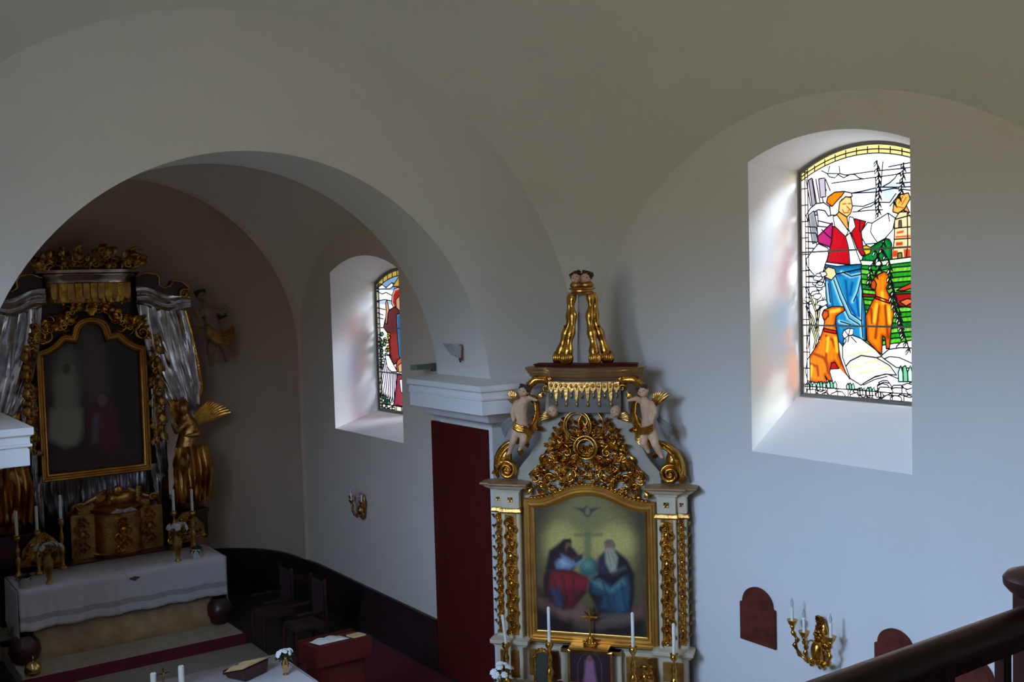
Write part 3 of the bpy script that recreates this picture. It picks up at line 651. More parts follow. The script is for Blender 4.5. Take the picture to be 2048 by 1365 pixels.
for _ in range(90):
    x, y = rg.uniform(112, 200), rg.uniform(590, 880) if rg.random() < .6 else rg.uniform(1050, 1200)
    c = (226, 214, 60) if (x > 165 and y < 760) else rg.choice([(60, 160, 110), (130, 200, 160), (220, 240, 226), (30, 120, 90)])
    s_ = rg.uniform(9, 16); f3([(x + s_ * math.cos(t), y + 1.2 * s_ * math.sin(t)) for t in (0, 1.3, 2.6, 3.9, 5.1)], c, lead=True)
for i in range(9):
    x0 = 170 + i * 9; f3([(x0, 770 + i * 12), (x0 + 12, 800 + i * 10), (x0 - 40 + i * 9, 1080 + i * 14), (x0 - 56 + i * 9, 1040 + i * 10)], (246, 246, 255) if i % 2 else (222, 222, 240), lead=True)
f3([(165, 765), (195, 770), (235, 850), (262, 900), (215, 900), (180, 860)], (240, 240, 250), lead=True)
f3([(250, 860), (262, 805), (290, 785), (340, 800), (350, 860), (300, 900), (262, 900)], (232, 110, 40), edge=(190, 70, 20), ew=.02, lead=True)
f3([(265, 850), (290, 830), (330, 840), (320, 900), (275, 905)], (250, 200, 150), lead=True)
f3([(262, 920), (330, 930), (400, 1240), (300, 1240), (205, 1210), (235, 1150)], (176, 40, 66), edge=(120, 20, 50), ew=.04, lead=True, streak=.25)
f3([(278, 960), (305, 960), (310, 1080), (290, 1060)], (240, 226, 236), lead=True)
f3([(190, 1190), (260, 1165), (305, 1180), (300, 1240), (240, 1225)], (206, 76, 90), lead=True)
rnd_stones(g, [(130, 1190), (560, 1250)], [(240, 240, 250), (226, 222, 240)], 16, 26, T=T3, seed=2)
side = (g.A > ay1 - .10) | (g.A < ay0 + .10) | (g.Z < az0 + .10); top = arch_z(g.A, ay0, ay1, 5.2, .2) - .11 < g.Z
g.C[side] = lin((240, 236, 214)); g.C[top] = lin((232, 200, 90))
for yy in (ay0 + .07, ay0 + .10, ay1 - .07, ay1 - .10): g.leads.append([(yy, az0), (yy, 5.3)])
g.leads.append([(ay0, az0 + .10), (ay1, az0 + .10)]); g.leads.append([(y, float(arch_z(y, ay0, ay1, 5.2, .2)) - .11) for y in np.linspace(ay0, ay1, 20)])
for k in range(12): z = az0 + .15 + k * .16; g.leads += [[(ay1 - .10, z), (ay1, z)], [(ay0, z), (ay0 + .1, z)]]
for k in range(11): y = ay0 + .08 + k * .14; g.leads += [[(y, az0), (y, az0 + .1)], [(y, float(arch_z(y, ay0, ay1, 5.2, .2)) - .11), (y, 5.4)]]
win2 = window('window_2'); fra = lambda a, d, z: (GA - d, a, z)
mn = g.C.min(2, keepdims=True); g.C *= .40 + .42 * np.clip(mn * 1.2, 0, 1) ** 2
g.build('stained_glass', M_STAINED, fra, win2, ap_clip, mul=0.62)
g.lead_mesh(fra, .008, ap_clip).build('lead_came', M_LEAD, win2, smooth=False)
window_frame(ap_in, GA, .03, win2, [conv_ap(*T3(200, 548))[1], conv_ap(*T3(200, 907))[1]], w=.04)
# plain leaded pane in the nave window of the left side
M_CLEAR = bpy.data.materials.new('clear_window_glass'); M_CLEAR.use_nodes = True
_n = M_CLEAR.node_tree.nodes; _t = _n.new('ShaderNodeBsdfTransparent'); _t.inputs[0].default_value = (.92, .95, .95, 1); M_CLEAR.node_tree.links.new(_t.outputs[0], _n['Material Output'].inputs[0])
lw = window('window_3'); MB().prism(big_in, XL - .744, XL - .750, fr=lambda a, d, z: (d, a, z)).build('pane', M_CLEAR, lw, smooth=False)
for z in (4.5, 5.3): MB().box(XL - .74, XL - .72, 5.75, 7.2, z - .012, z + .012).build('cross_bar', M_METAL, lw)
lw = window('window_4'); MB().prism(seg_arch(12.11, 14.15, 3.10, 5.36, 0.21), XA0 - .03, XA0 - .02, fr=lambda a, d, z: (d, a, z)).build('pane', mat('opaque_light_block', (0.3, 0.3, 0.3), 0.3, emit=(0.62, 0.78, 1.0), estr=0.03), lw, smooth=False)  # unseen opaque pane, added to keep sky light out of the chancel
# ================================================================ CARVING TOOLS
def offsets(path, closed):
    """unit miter normals (to the left of travel) for a 2D path"""
    n = len(path); N = []
    for i in range(n):
        a = path[i - 1] if (closed or i > 0) else None; b = path[(i + 1) % n] if (closed or i < n - 1) else None; p = path[i]
        ns = []
        for q, r in ((a, p), (p, b)):
            if q is None or r is None: continue
            dx, dy = r[0] - q[0], r[1] - q[1]; L = math.hypot(dx, dy)
            if L > 1e-9: ns.append((-dy / L, dx / L))
        mx, my = sum(k[0] for k in ns) / len(ns), sum(k[1] for k in ns) / len(ns); L2 = max(mx * mx + my * my, .25)
        N.append((mx / L2, my / L2))
    return N
def sweep_plan(mb, path, prof, m=0, closed=False):
    """cornice: plan path (x, y), profile (outward, z); outward = left of travel"""
    N = offsets(path, closed); P = []
    for d, z in prof: P.append([(x + nx * d, y + ny * d, z) for (x, y), (nx, ny) in zip(path, N)] + ([(path[0][0] + N[0][0] * d, path[0][1] + N[0][1] * d, z)] if closed else []))
    mb.grid(P, m)
    if not closed:
        for k in (0, -1): mb.add([row[k] for row in P], [tuple(range(len(P)))], m)
    mb.add([p for p in P[-1]], [tuple(range(len(P[-1])))], m); mb.add([p for p in P[0]], [tuple(range(len(P[0])))], m)
    return mb
def sweep_frame(mb, path, prof, m=0, closed=True):
    """picture frame: path (x, z), profile (towards the left of travel, forward)"""
    N = offsets(path, closed); n = len(path)
    P = [[(x + nx * d, -f, z + nz * d) for d, f in prof] for (x, z), (nx, nz) in zip(path, N)]
    return mb.grid(P, m, closed_u=closed)
def leaf(L=.1, W=.05, curl=.35, lobes=4, n=13, relief=.35):
    mb = MB(); P = []
    for i in range(n):
        t = i / (n - 1); w = W * math.sin(PI * min(1, t * .9 + .12)) ** .8 * (1 - .28 * abs(math.sin(PI * lobes * t))) * (1.0 if t < .999 else .05)
        zc_ = L * math.sin(t * (1 + curl)) / (1 + curl); yc = -relief * W - L * curl * (t ** 2.2)
        row = []
        for k, s_ in enumerate((-1, -.62, -.3, 0, .3, .62, 1)):
            ridge = (-.20 * W if k in (1, 3, 5) else .12 * W) * math.sin(PI * t)
            row.append((s_ * w, yc + ridge + .45 * W * s_ * s_, zc_ - .1 * w * abs(s_)))
        P.append(row)
    mb.grid(P); b = MB().grid([[(x * .96, y + .25 * W, z) for x, y, z in r] for r in P]); return mb.merge(b)
def scroll(R=.06, turns=1.2, r=.012, tail=.12, bend=1.0, n=22, flat=1.4):
    """C-scroll: spiral head of radius R with a tail that sweeps away"""
    pts = []; rad = []
    for i in range(n):
        t = i / (n - 1); a = turns * 2 * PI * (1 - t); rr = R * (.18 + .82 * t)
        pts.append((rr * math.cos(a), 0, rr * math.sin(a))); rad.append(r * (.55 + .6 * t))
    k = 12
    for i in range(1, k):
        t = i / (k - 1); a = -bend * t * 1.6; rr = R + tail * t * .5
        pts.append((R * math.cos(a) + (rr - R) * math.cos(a) * 1.2 - 0, 0, -tail * math.sin(t * 1.4)))
        rad.append(r * (1.15 - .9 * t))
    mb = MB().tube(pts, rad, n=7, up=(0, 1, 0), flat=flat); mb.ell((0, -r * .4, 0), (R * .22, r * 1.5, R * .22), 8); return mb
def rosette(R=.03, n=6):
    mb = MB().ell((0, -R * .3, 0), (R * .3, R * .35, R * .3), 8)
    for k in range(n):
        a = 2 * PI * k / n; mb.ell((R * .62 * math.cos(a), -R * .12, R * .62 * math.sin(a)), (R * .36, R * .2, R * .36), 8)
    return mb
def M2(x, y, z, ang=0, s=1, mx=1): return Matrix.Translation((x, y, z)) @ Matrix.Rotation(-ang, 4, 'Y') @ Matrix.Diagonal((s * mx, s, s, 1))
def relief_strip(mb, x, z0, z1, w, y, seed=0, dens=1.0):
    """gilded foliage climbing a pilaster panel"""
    rg = random.Random(seed); z = z0 + w * .3; k = 0
    while z < z1 - w * .3:
        sg = 1 if k % 2 else -1
        mb.merge(scroll(w * .30, 1.1, w * .10, w * .5), M2(x + sg * w * .14, y - w * .1, z, .6 * sg, 1, sg))
        mb.merge(leaf(w * 1.0, w * .42, .5), M2(x - sg * w * .15, y, z - w * .1, -sg * .55))
        mb.merge(leaf(w * .8, w * .36, .6), M2(x + sg * w * .22, y, z + w * .1, sg * .9))
        if k % 3 == 1: mb.merge(rosette(w * .24), M2(x, y - w * .1, z + w * .15))
        if k % 4 == 3: mb.ell((x, y - w * .12, z), (w * .26, w * .22, w * .34), 10)
        z += w * .62 / dens; k += 1
    mb.merge(leaf(w * .9, w * .4, .3), M2(x, y, z1 - w * 1.1))
    return mb
def drape(pts_l, pts_r, folds=9, amp=.02, y0=-.05, thick=.012, n=26, hem=.03, seed=0):
    """hanging cloth between a left and a right edge polyline (x, z); folds run along it"""
    rg = random.Random(seed); ph = rg.uniform(0, 6); P = []
    L = np.array(pts_l, float); R_ = np.array(pts_r, float)
    def samp(Q, t): u = np.linspace(0, 1, len(Q)); return np.array([np.interp(t, u, Q[:, 0]), np.interp(t, u, Q[:, 1])])
    m = folds * 7
    for i in range(n + 1):
        t = i / n; a, b = samp(L, t), samp(R_, t); row = []
        for j in range(m + 1):
            s_ = j / m; p = a + (b - a) * s_
            f = math.sin(s_ * folds * 2 * PI + ph + .8 * math.sin(t * 4 + s_ * 5) + .4 * math.sin(s_ * 17)) + .35 * math.sin(s_ * folds * 4.6 * PI + 2 * t)
            row.append((p[0], y0 - amp * (1 + f) * (.5 + .6 * t) - amp * .5 * math.sin(s_ * 5 + t * 7), p[1] - (hem * (.5 + .5 * math.sin(s_ * folds * 2 * PI + ph + .6)) if i == n else 0)))
        P.append(row)
    mb = MB().grid(P); mb.merge(MB().grid([[(x, y + thick, z) for x, y, z in r] for r in P]))
    return mb
def cap(mb, p, q, r0, r1, n=10):
    mb.tube([p, q], [r0, r1], n=n); mb.ell(p, (r0, r0, r0), n); mb.ell(q, (r1, r1, r1), n)
def limb(mb, pts, rs):
    for i in range(len(pts) - 1): cap(mb, pts[i], pts[i + 1], rs[i], rs[i + 1])
def wing(L=.2, n=7, spread=.9, w=.028):
    """fan of overlapping feathers from the origin towards +x/+z"""
    mb = MB()
    for k in range(n):
        a = .25 + spread * k / (n - 1); l = L * (1 - .35 * k / n); P = []
        for i in range(7):
            t = i / 6; ww = w * math.sin(PI * min(.97, .25 + .7 * t)); c = (l * t * math.cos(a) , -.012 * k / n - .02 * math.sin(t * 2), l * t * math.sin(a) + .04 * t * (1 - t))
            P.append([(c[0] - ww * math.sin(a), c[1] + .004, c[2] + ww * math.cos(a)), (c[0], c[1] - .006, c[2]), (c[0] + ww * math.sin(a), c[1] + .004, c[2] - ww * math.cos(a))])
        mb.grid(P); mb.grid([[(x, y + .009, z) for x, y, z in r] for r in P])
    mb.merge(MB().tube([(0, 0, 0), (L * .35, -.01, L * .25), (L * .5, -.01, L * .5)], [.018, .016, .008], n=7)); return mb
def cherub_head(c, r, parent, face_m=None, tilt=0.0, hair=True, name='head'):
    mb = MB().ell((0, 0, 0), (r * .86, r * .9, r), 16).ell((r * .34, -r * .5, -r * .28), (r * .36, r * .36, r * .34), 10).ell((-r * .34, -r * .5, -r * .28), (r * .36, r * .36, r * .34), 10)
    mb.ell((0, -r * .92, -r * .12), (r * .13, r * .18, r * .17), 8).ell((0, -r * .72, -r * .62), (r * .24, r * .22, r * .2), 8).ell((0, -r * .84, -r * .42), (r * .2, r * .1, r * .07), 8)
    for s_ in (-1, 1): mb.ell((s_ * r * .84, 0, -r * .1), (r * .12, r * .2, r * .26), 8)
    M = Matrix.Translation(c) @ Matrix.Rotation(tilt, 4, 'Y'); o = remeshed(mb.xf(M), name, face_m or M_FLESH, parent, r * .11, 2)
    for s_ in (-1, 1): MB().ell((s_ * r * .32, -r * .80, r * .06), (r * .12, r * .07, r * .07), 8).xf(M).build('eye', M_HAIR, o)
    if hair:
        h = MB().ell((0, r * .16, r * .25), (r * .98, r * .95, r * .86), 14)
        rg = random.Random(5)
        for k in range(16):
            a = k * 2.4; h.ell((r * .85 * math.cos(a) * (.6 + .4 * (k % 2)), r * (.15 + .4 * math.sin(a)), r * (.55 + .35 * rg.random())), (r * .26, r * .26, r * .22), 8)
        h.xf(M).build('hair', M_HAIR, o)
    return o

# ================================================================ SIDE ALTAR
TH = math.radians(-51.7); EX = np.array([math.cos(TH), math.sin(TH), 0]); EY = np.array([-math.sin(TH), math.cos(TH), 0])
OA = np.array([7.24798, 9.05477, 0.0])
def LA(u, v, y=0.0):
    d = ray(u, v); n_ = EY; p0 = OA + EY * y - np.array([0, 0, CZ]); t = (p0 @ n_) / (d @ n_); p = d * t + np.array([0, 0, CZ]) - OA
    return (float(p @ EX), float(p[2]))
def AW(x, y, z): p = OA + EX * x + EY * y; return (float(p[0]), float(p[1]), z)
def c3(x, y, d=-.1): return LA(960 + x / 5.6875, 760 + y / 5.6875, d)
def c4(x, y, d=-.1): return LA(1180 + x / 5.6875, 760 + y / 5.6875, d)
def c5(x, y, d=-.1): return LA(940 + x / 3.412, 500 + y / 3.412, d)
def c6(x, y, d=0.0): return LA(940 + x / 2.702, 860 + y / 2.702, d)
ALT = thing('side_altar', 'tall white and gilded baroque side altar standing across the corner beside the big window', 'altar', AW(0, 0, -.3), TH)
def AP(name, mb, m, parent=None, **k):
    mb.v = [(x, y, z + .3) for x, y, z in mb.v] if parent is None else mb.v
    return mb.build(name, m, parent or ALT, **k)
# mensa and pedestal
AP('mensa', MB().box(-.95, .95, -.95, -.12, -.3, .68).box(-1.0, 1.0, -1.0, -.12, .68, .72), M_WHITEWOOD, bevel=.006)
mb = MB().box(-1.06, 1.06, -.02, .04, -.3, 1.08)
for s_ in (-1, 1):
    mb.box(min(s_ * .76, s_ * 1.06), max(s_ * .76, s_ * 1.06), -.14, .04, .3, 1.09)
mb.box(-.34, .34, -.10, .0, .7, 1.10)
AP('pedestal', mb, M_WHITEWOOD, bevel=.006)
for s_ in (-1, 1):
    for x0, x1 in ((.80, .90), (.93, 1.02)):
        a, b = sorted((s_ * x0, s_ * x1)); AP('pedestal_panel', MB().box(a, b, -.155, -.139, .74, 1.05), M_OLDGOLD, bevel=.006)
    a, b = sorted((s_ * .38, s_ * .72)); AP('pedestal_panel', MB().box(a, b, -.04, -.019, .74, 1.04), M_OLDGOLD, bevel=.006)
    mb = MB(); sweep_plan(mb, [(s_ * .74, .0), (s_ * .74, -.13), (s_ * 1.07, -.13), (s_ * 1.07, .0)][::1 if s_ < 0 else -1] if False else ([(-1.08, .02), (-1.08, -.13), (-.74, -.13), (-.74, .0)] if s_ < 0 else [(.74, .0), (.74, -.13), (1.08, -.13), (1.08, .02)])[::-1], [(0, 1.08), (.015, 1.085), (.02, 1.10), (.045, 1.12), (.05, 1.15), (.05, 1.165), (0, 1.18)])
    AP('pedestal_cornice', mb, M_WHITEWOOD, angle=30)
AP('frame_ledge', sweep_plan(MB(), [(.17, 0), (.17, -.16), (-.17, -.16), (-.17, 0)], [(0, 1.06), (.01, 1.08), (.03, 1.10), (.05, 1.13), (.05, 1.15), (0, 1.155)]).merge(MB().box(-.33, .33, -.12, 0, 1.06, 1.10)), M_OLDGOLD, angle=30)
# backboard
top_r = [c4(550, 1200, 0), c4(500, 900, 0), c4(440, 640, 0), c4(420, 520, 0), c4(400, 350, 0)]
half = [(.62, 2.86), (.80, 2.93), (.80, 3.05), (.66, 3.22), (.55, 3.42), (.50, 3.60), (.46, 3.75), (.46, 4.05)]
board = half + [(-x, z) for x, z in half[::-1]]
AP('attic_board', MB().prism(board, -.02, .02), M_GREYWOOD, bevel=.004)
AP('retable_board', MB().box(-1.06, 1.06, .0, .035, 1.08, 2.88), M_GREYWOOD)
# pilasters
for s_ in (-1, 1):
    def bx_(x0, x1, y0, y1, z0, z1, mbx): a, b = sorted((s_ * x0, s_ * x1)); return mbx.box(a, b, y0, y1, z0, z1)
    mb = MB(); bx_(.765, .965, -.115, .0, 1.17, 2.62, mb); bx_(.955, 1.07, -.07, .02, 1.17, 2.62, mb)
    AP('pilaster', mb, M_WHITEWOOD, bevel=.006)
    mb = MB(); bx_(.80, .935, -.118, -.10, 1.21, 2.58, mb); AP('pilaster_ground', mb, M_OLDGOLD, bevel=.003)
    mb = MB(); bx_(.985, 1.05, -.073, -.06, 1.21, 2.58, mb); AP('pilaster_ground', mb, M_OLDGOLD, bevel=.003)
    AP('carved_foliage', relief_strip(MB(), s_ * .867, 1.21, 2.58, .125, -.12, 3 + s_), M_GOLD, angle=180)
    AP('carved_foliage', relief_strip(MB(), s_ * 1.017, 1.21, 2.58, .075, -.075, 8 + s_), M_GOLD, angle=180)
    mb = MB()
    for k in range(11): mb.merge(leaf(.10, .022, .5), M2(s_ * 1.07, -.03, 1.3 + k * .12, s_ * -.5))
    AP('edge_leaves', mb, M_OLDGOLD, angle=180)
    # capital block, two faces each with a gilded flower
    mb = MB(); bx_(.765, .965, -.125, .0, 2.63, 2.83, mb); bx_(.955, 1.075, -.08, .02, 2.63, 2.83, mb)
    AP('capital_block', mb, M_WHITEWOOD, bevel=.004)
    pth = [(s_ * 1.08, .02), (s_ * 1.08, -.08), (s_ * .97, -.08), (s_ * .97, -.13), (s_ * .76, -.13), (s_ * .76, .0)]
    if s_ > 0: pth = pth[::-1]
    pth = pth[::-1]
    AP('capital_ring', sweep_plan(MB(), pth, [(-.01, 2.58), (.012, 2.585), (.022, 2.60), (.012, 2.625), (.012, 2.64), (-.01, 2.645)]), M_OLDGOLD, angle=30)
    for x in (.865, 1.02):
        mb = MB(); w_ = .055 if x < .9 else .04
        yy = -.13 if x < .9 else -.085
        for k in range(4): mb.merge(leaf(w_ * .9, w_ * .35, .2, 2), M2(s_ * x, yy, 2.735, PI / 4 + k * PI / 2))
        mb.ell((s_ * x, yy - .006, 2.735), (w_ * .25, .012, w_ * .25), 8); AP('capital_flower', mb, M_OLDGOLD, angle=180)
    AP('pilaster_cornice', sweep_plan(MB(), pth, [(-.01, 2.82), (.01, 2.825), (.015, 2.845), (.05, 2.865), (.08, 2.89), (.085, 2.90)]), M_WHITEWOOD, angle=30)
    AP('cornice_edge', sweep_plan(MB(), pth, [(0.07, 2.895), (.10, 2.90), (.115, 2.915), (.115, 2.93), (.0, 2.945)]), mat('gilt_edge', (.42, .25, .12), .45, .4, vary=.3, vscale=8), angle=30)
# picture and its frame
out_top = [(-.74, 2.745), (-.60, 2.745), (-.52, 2.755), (-.42, 2.79), (-.30, 2.845), (-.18, 2.89), (-.06, 2.908)]
out_path = [(-.74, 1.13)] + out_top + [(-x, z) for x, z in out_top[::-1]] + [(.74, 1.13)]
prof = [(0, 0), (0, .05), (-.012, .062), (-.03, .06), (-.042, .045), (-.062, .043), (-.078, .055), (-.095, .05), (-.108, .03), (-.125, .022), (-.128, .0)]
AP('picture_frame', sweep_frame(MB(), out_path, [(d, f) for d, f in prof]), M_GOLD2, angle=35)
cv = Canvas(-.62, .62, 1.24, 2.84, .0075, lambda u, v: LA(u, v, -.004), seed=7)
def T6(x, y): return (940 + x / 2.702, 860 + y / 2.702)
def p6(pts, col, **k): cv.fill([T6(*p) for p in pts], col, **{**dict(soft=.03), **k})
def q6(pts, col, w, soft=.03, op=.45): cv.stroke([T6(*p) for p in pts], col, width=w, soft=soft, op=op)
def el6(c, rx, ry, col, soft, op=1): cv.ellipse(T6(*c), rx / 2.702, ry / 2.702, col, soft=soft, op=op)
cv.C[:] = lin((70, 62, 36))
el6((640, 640), 300, 330, (104, 94, 52), .25); el6((640, 620), 240, 170, (150, 138, 78), .16); el6((500, 600), 95, 85, (166, 154, 88), .08); el6((780, 610), 110, 85, (170, 158, 92), .08)
el6((640, 450), 110, 110, (132, 122, 72), .09, .8); el6((640, 450), 92, 92, (112, 104, 60), .06, .6)
p6([(345, 400), (420, 400), (380, 640), (345, 760)], (46, 42, 26), soft=.1, op=.7); p6([(945, 420), (880, 430), (915, 600), (945, 760)], (40, 34, 22), soft=.1, op=.7)
p6([(620, 520), (655, 520), (655, 700), (622, 700)], (112, 118, 72), soft=.015); p6([(565, 560), (715, 560), (715, 574), (565, 574)], (108, 112, 68), soft=.015)
p6([(560, 418), (610, 425), (632, 410), (650, 425), (705, 420), (660, 445), (645, 470), (625, 468), (612, 445)], (62, 58, 40), soft=.012); el6((636, 440), 14, 22, (110, 108, 84), .01)
# clouds and ground
p6([(345, 850), (600, 980), (945, 960), (945, 1120), (345, 1120)], (26, 16, 16), soft=.06)
p6([(350, 880), (430, 930), (520, 960), (640, 1000), (760, 1010), (880, 960), (945, 930), (945, 1010), (800, 1060), (620, 1060), (480, 1010), (360, 950)], (104, 74, 62), soft=.05, op=.9)
el6((560, 985), 80, 40, (126, 96, 84), .05, .7); el6((790, 1020), 90, 36, (92, 84, 74), .05, .7); el6((640, 1060), 90, 26, (96, 78, 66), .05, .6)
# globe
el6((645, 745), 52, 54, (58, 92, 88), .02); el6((632, 728), 28, 26, (104, 142, 122), .04, .8)
# left figure: red robe, pale blue sleeve
p6([(430, 650), (500, 600), (560, 640), (600, 690), (560, 760), (640, 800), (630, 880), (560, 965), (500, 975), (470, 920), (400, 900), (400, 790), (425, 760)], (60, 14, 20), soft=.02)
p6([(430, 770), (540, 770), (640, 805), (625, 860), (540, 880), (440, 850)], (126, 24, 28), soft=.04); p6([(440, 860), (480, 850), (500, 950), (475, 960)], (56, 66, 96), soft=.03); p6([(510, 860), (580, 850), (570, 950), (530, 965)], (100, 16, 24), soft=.04)
p6([(445, 680), (490, 665), (555, 705), (610, 680), (600, 720), (540, 755), (470, 750)], (104, 122, 142), soft=.02); p6([(470, 690), (500, 690), (540, 730), (500, 740)], (150, 164, 176), soft=.03)
el6((528, 622), 24, 30, (112, 78, 56), .012); p6([(485, 625), (505, 592), (545, 588), (552, 606), (520, 610), (512, 650), (500, 665), (478, 660)], (30, 18, 16), soft=.012); el6((538, 645), 12, 14, (34, 20, 16), .01)
p6([(430, 660), (480, 640), (500, 690), (450, 720), (430, 800), (405, 850), (410, 740)], (40, 18, 26), soft=.025); p6([(560, 690), (620, 665), (605, 700), (570, 720)], (44, 52, 52), soft=.01); el6((618, 670), 12, 12, (146, 104, 72), .012)
# right figure: dark mantle, white beard, blue green robe
p6([(700, 690), (740, 640), (790, 650), (850, 700), (890, 780), (890, 900), (870, 990), (700, 985), (640, 880), (645, 815), (690, 780)], (26, 18, 28), soft=.02)
p6([(650, 815), (700, 800), (770, 850), (850, 790), (865, 850), (855, 960), (780, 985), (700, 960), (720, 900), (660, 880)], (40, 72, 84), soft=.03); p6([(655, 815), (700, 812), (760, 860), (830, 800), (840, 830), (770, 880), (690, 850)], (84, 118, 112), soft=.03); p6([(790, 870), (850, 860), (845, 980), (800, 985)], (48, 84, 104), soft=.04)
p6([(690, 700), (740, 660), (780, 740), (740, 780), (690, 760)], (50, 44, 60), soft=.03); p6([(760, 760), (840, 735), (850, 750), (770, 790)], (72, 70, 76), soft=.02)
el6((755, 625), 27, 32, (128, 98, 70), .012); p6([(722, 620), (735, 596), (770, 594), (787, 620), (782, 650), (768, 612), (735, 610)], (104, 98, 86), soft=.01); p6([(728, 640), (775, 640), (800, 690), (790, 760), (760, 770), (735, 720)], (150, 146, 124), soft=.02)
for q in ([(745, 660), (765, 740)], [(765, 660), (785, 720)]): q6(q, (100, 98, 84), .004, .01)
for q in ([(450, 790), (480, 920)], [(500, 790), (530, 940)], [(560, 800), (560, 940)]): q6(q, (50, 6, 14), .008, .02)
for q in ([(720, 830), (760, 960)], [(820, 830), (840, 960)]): q6(q, (18, 34, 48), .01, .02)
nz = np.random.RandomState(3); cv.C *= (1 + .10 * nz.randn(*cv.C.shape[:2], 1))
cv.C = np.clip(cv.C, 0, 1) ** 1.12 * 1.3
ip = [(-.615, 1.255)] + [(x * .83, z - .085) for x, z in out_top]
def alt_clip(a, z):
    xs = [p[0] for p in out_top] + [-p[0] for p in out_top[::-1]]; zs = [p[1] - .07 for p in out_top] + [p[1] - .07 for p in out_top[::-1]]
    return z <= np.interp(a, xs, zs)
pic = cv.build('oil_painting', M_OIL, lambda a, d, z: (a, -.012 - d, z + .3), ALT, alt_clip)
# beading along the arch of the frame
mb = MB()
for s_ in (-1, 1):
    for k in range(16):
        t = k / 15; xx = .02 + .62 * t; zz = np.interp(-xx, [p[0] for p in out_top], [p[1] for p in out_top]); mb.ell((s_ * xx, -.045, zz + .012), (.026, .024, .014), 8)
AP('frame_beading', mb, M_GOLD, angle=180)
# carved crest above the picture
mb = MB(); rg = random.Random(21)
def both(o, x, y, z, a=0, s=1): mb.merge(o, M2(x, y, z, a, s)); mb.merge(o, M2(-x, y, z, -a, s, -1))
def inside(x, z):
    zb = np.interp(-abs(x), [p[0] for p in out_top], [p[1] for p in out_top]) + .02
    w = np.interp(z, [2.78, 2.95, 3.1, 3.25, 3.4, 3.5, 3.62], [.68, .62, .54, .47, .40, .34, .22]); return z > zb and abs(x) < w
for x, z, a, R, tl in ((.42, 2.98, .3, .055, .14), (.30, 3.10, 1.2, .06, .16), (.12, 3.05, -.6, .05, .13), (.22, 3.27, 2.0, .05, .13), (.40, 3.16, 2.4, .045, .12), (.30, 3.40, .6, .045, .12), (.08, 3.42, 1.5, .035, .1), (.52, 2.90, -.4, .045, .12), (.20, 2.98, 3.6, .04, .1), (.56, 3.02, 1.0, .035, .1)):
    both(scroll(R, 1.25, .016, tl), x, -.05, z, a)
cnt = 0
while cnt < 210:
    x, z = rg.uniform(0, .66), rg.uniform(2.80, 3.62)
    if not inside(x, z): continue
    k = rg.random(); y = -.03 - rg.random() * .05
    if k < .62: both(leaf(rg.uniform(.07, .14), rg.uniform(.022, .042), rg.uniform(.3, .9), rg.choice([2, 3])), x, y, z, rg.uniform(-1.9, 1.9) - x * 1.5)
    elif k < .86: both(scroll(rg.uniform(.015, .03), 1.1, .008, rg.uniform(.04, .08)), x, y, z, rg.uniform(0, 6.28))
    else: both(rosette(rg.uniform(.018, .03)), x, y - .02, z)
    cnt += 1
AP('carved_crest', mb, M_GOLD, angle=180)
def ring(cx_, cz_, R, r, y, sq=1.0): return MB().tube([(cx_ + R * math.cos(2 * PI * k / 40), y - .03 * (1 + math.cos(4 * PI * k / 40)) * .3, cz_ + R * sq * math.sin(2 * PI * k / 40)) for k in range(40)], r, n=8, closed=True, up=(0, 1, 0))
AP('ring_cartouche', ring(-.085, 3.565, .15, .013, -.09, 1.1).merge(ring(-.085, 3.565, .125, .006, -.09, 1.1)).merge(ring(.06, 3.58, .135, .013, -.07, 1.15)), M_GOLD, angle=180)
AP('ring_cartouche', ring(.0, 3.33, .125, .014, -.10).merge(ring(.0, 3.33, .09, .009, -.10)), M_GOLD, angle=180)
mb = MB()
for a in (-1, 1): mb.tube([(a * .07, -.08, 3.46), (0, -.09, 3.56), (-a * .05, -.08, 3.68)], .012, n=7)
mb.tube([(-.06, -.08, 3.56), (.07, -.08, 3.58)], .01, n=7); mb.merge(scroll(.03, 1.1, .008, .05), M2(.07, -.08, 3.5)); AP('cartouche_monogram', mb, M_GOLD, angle=180)
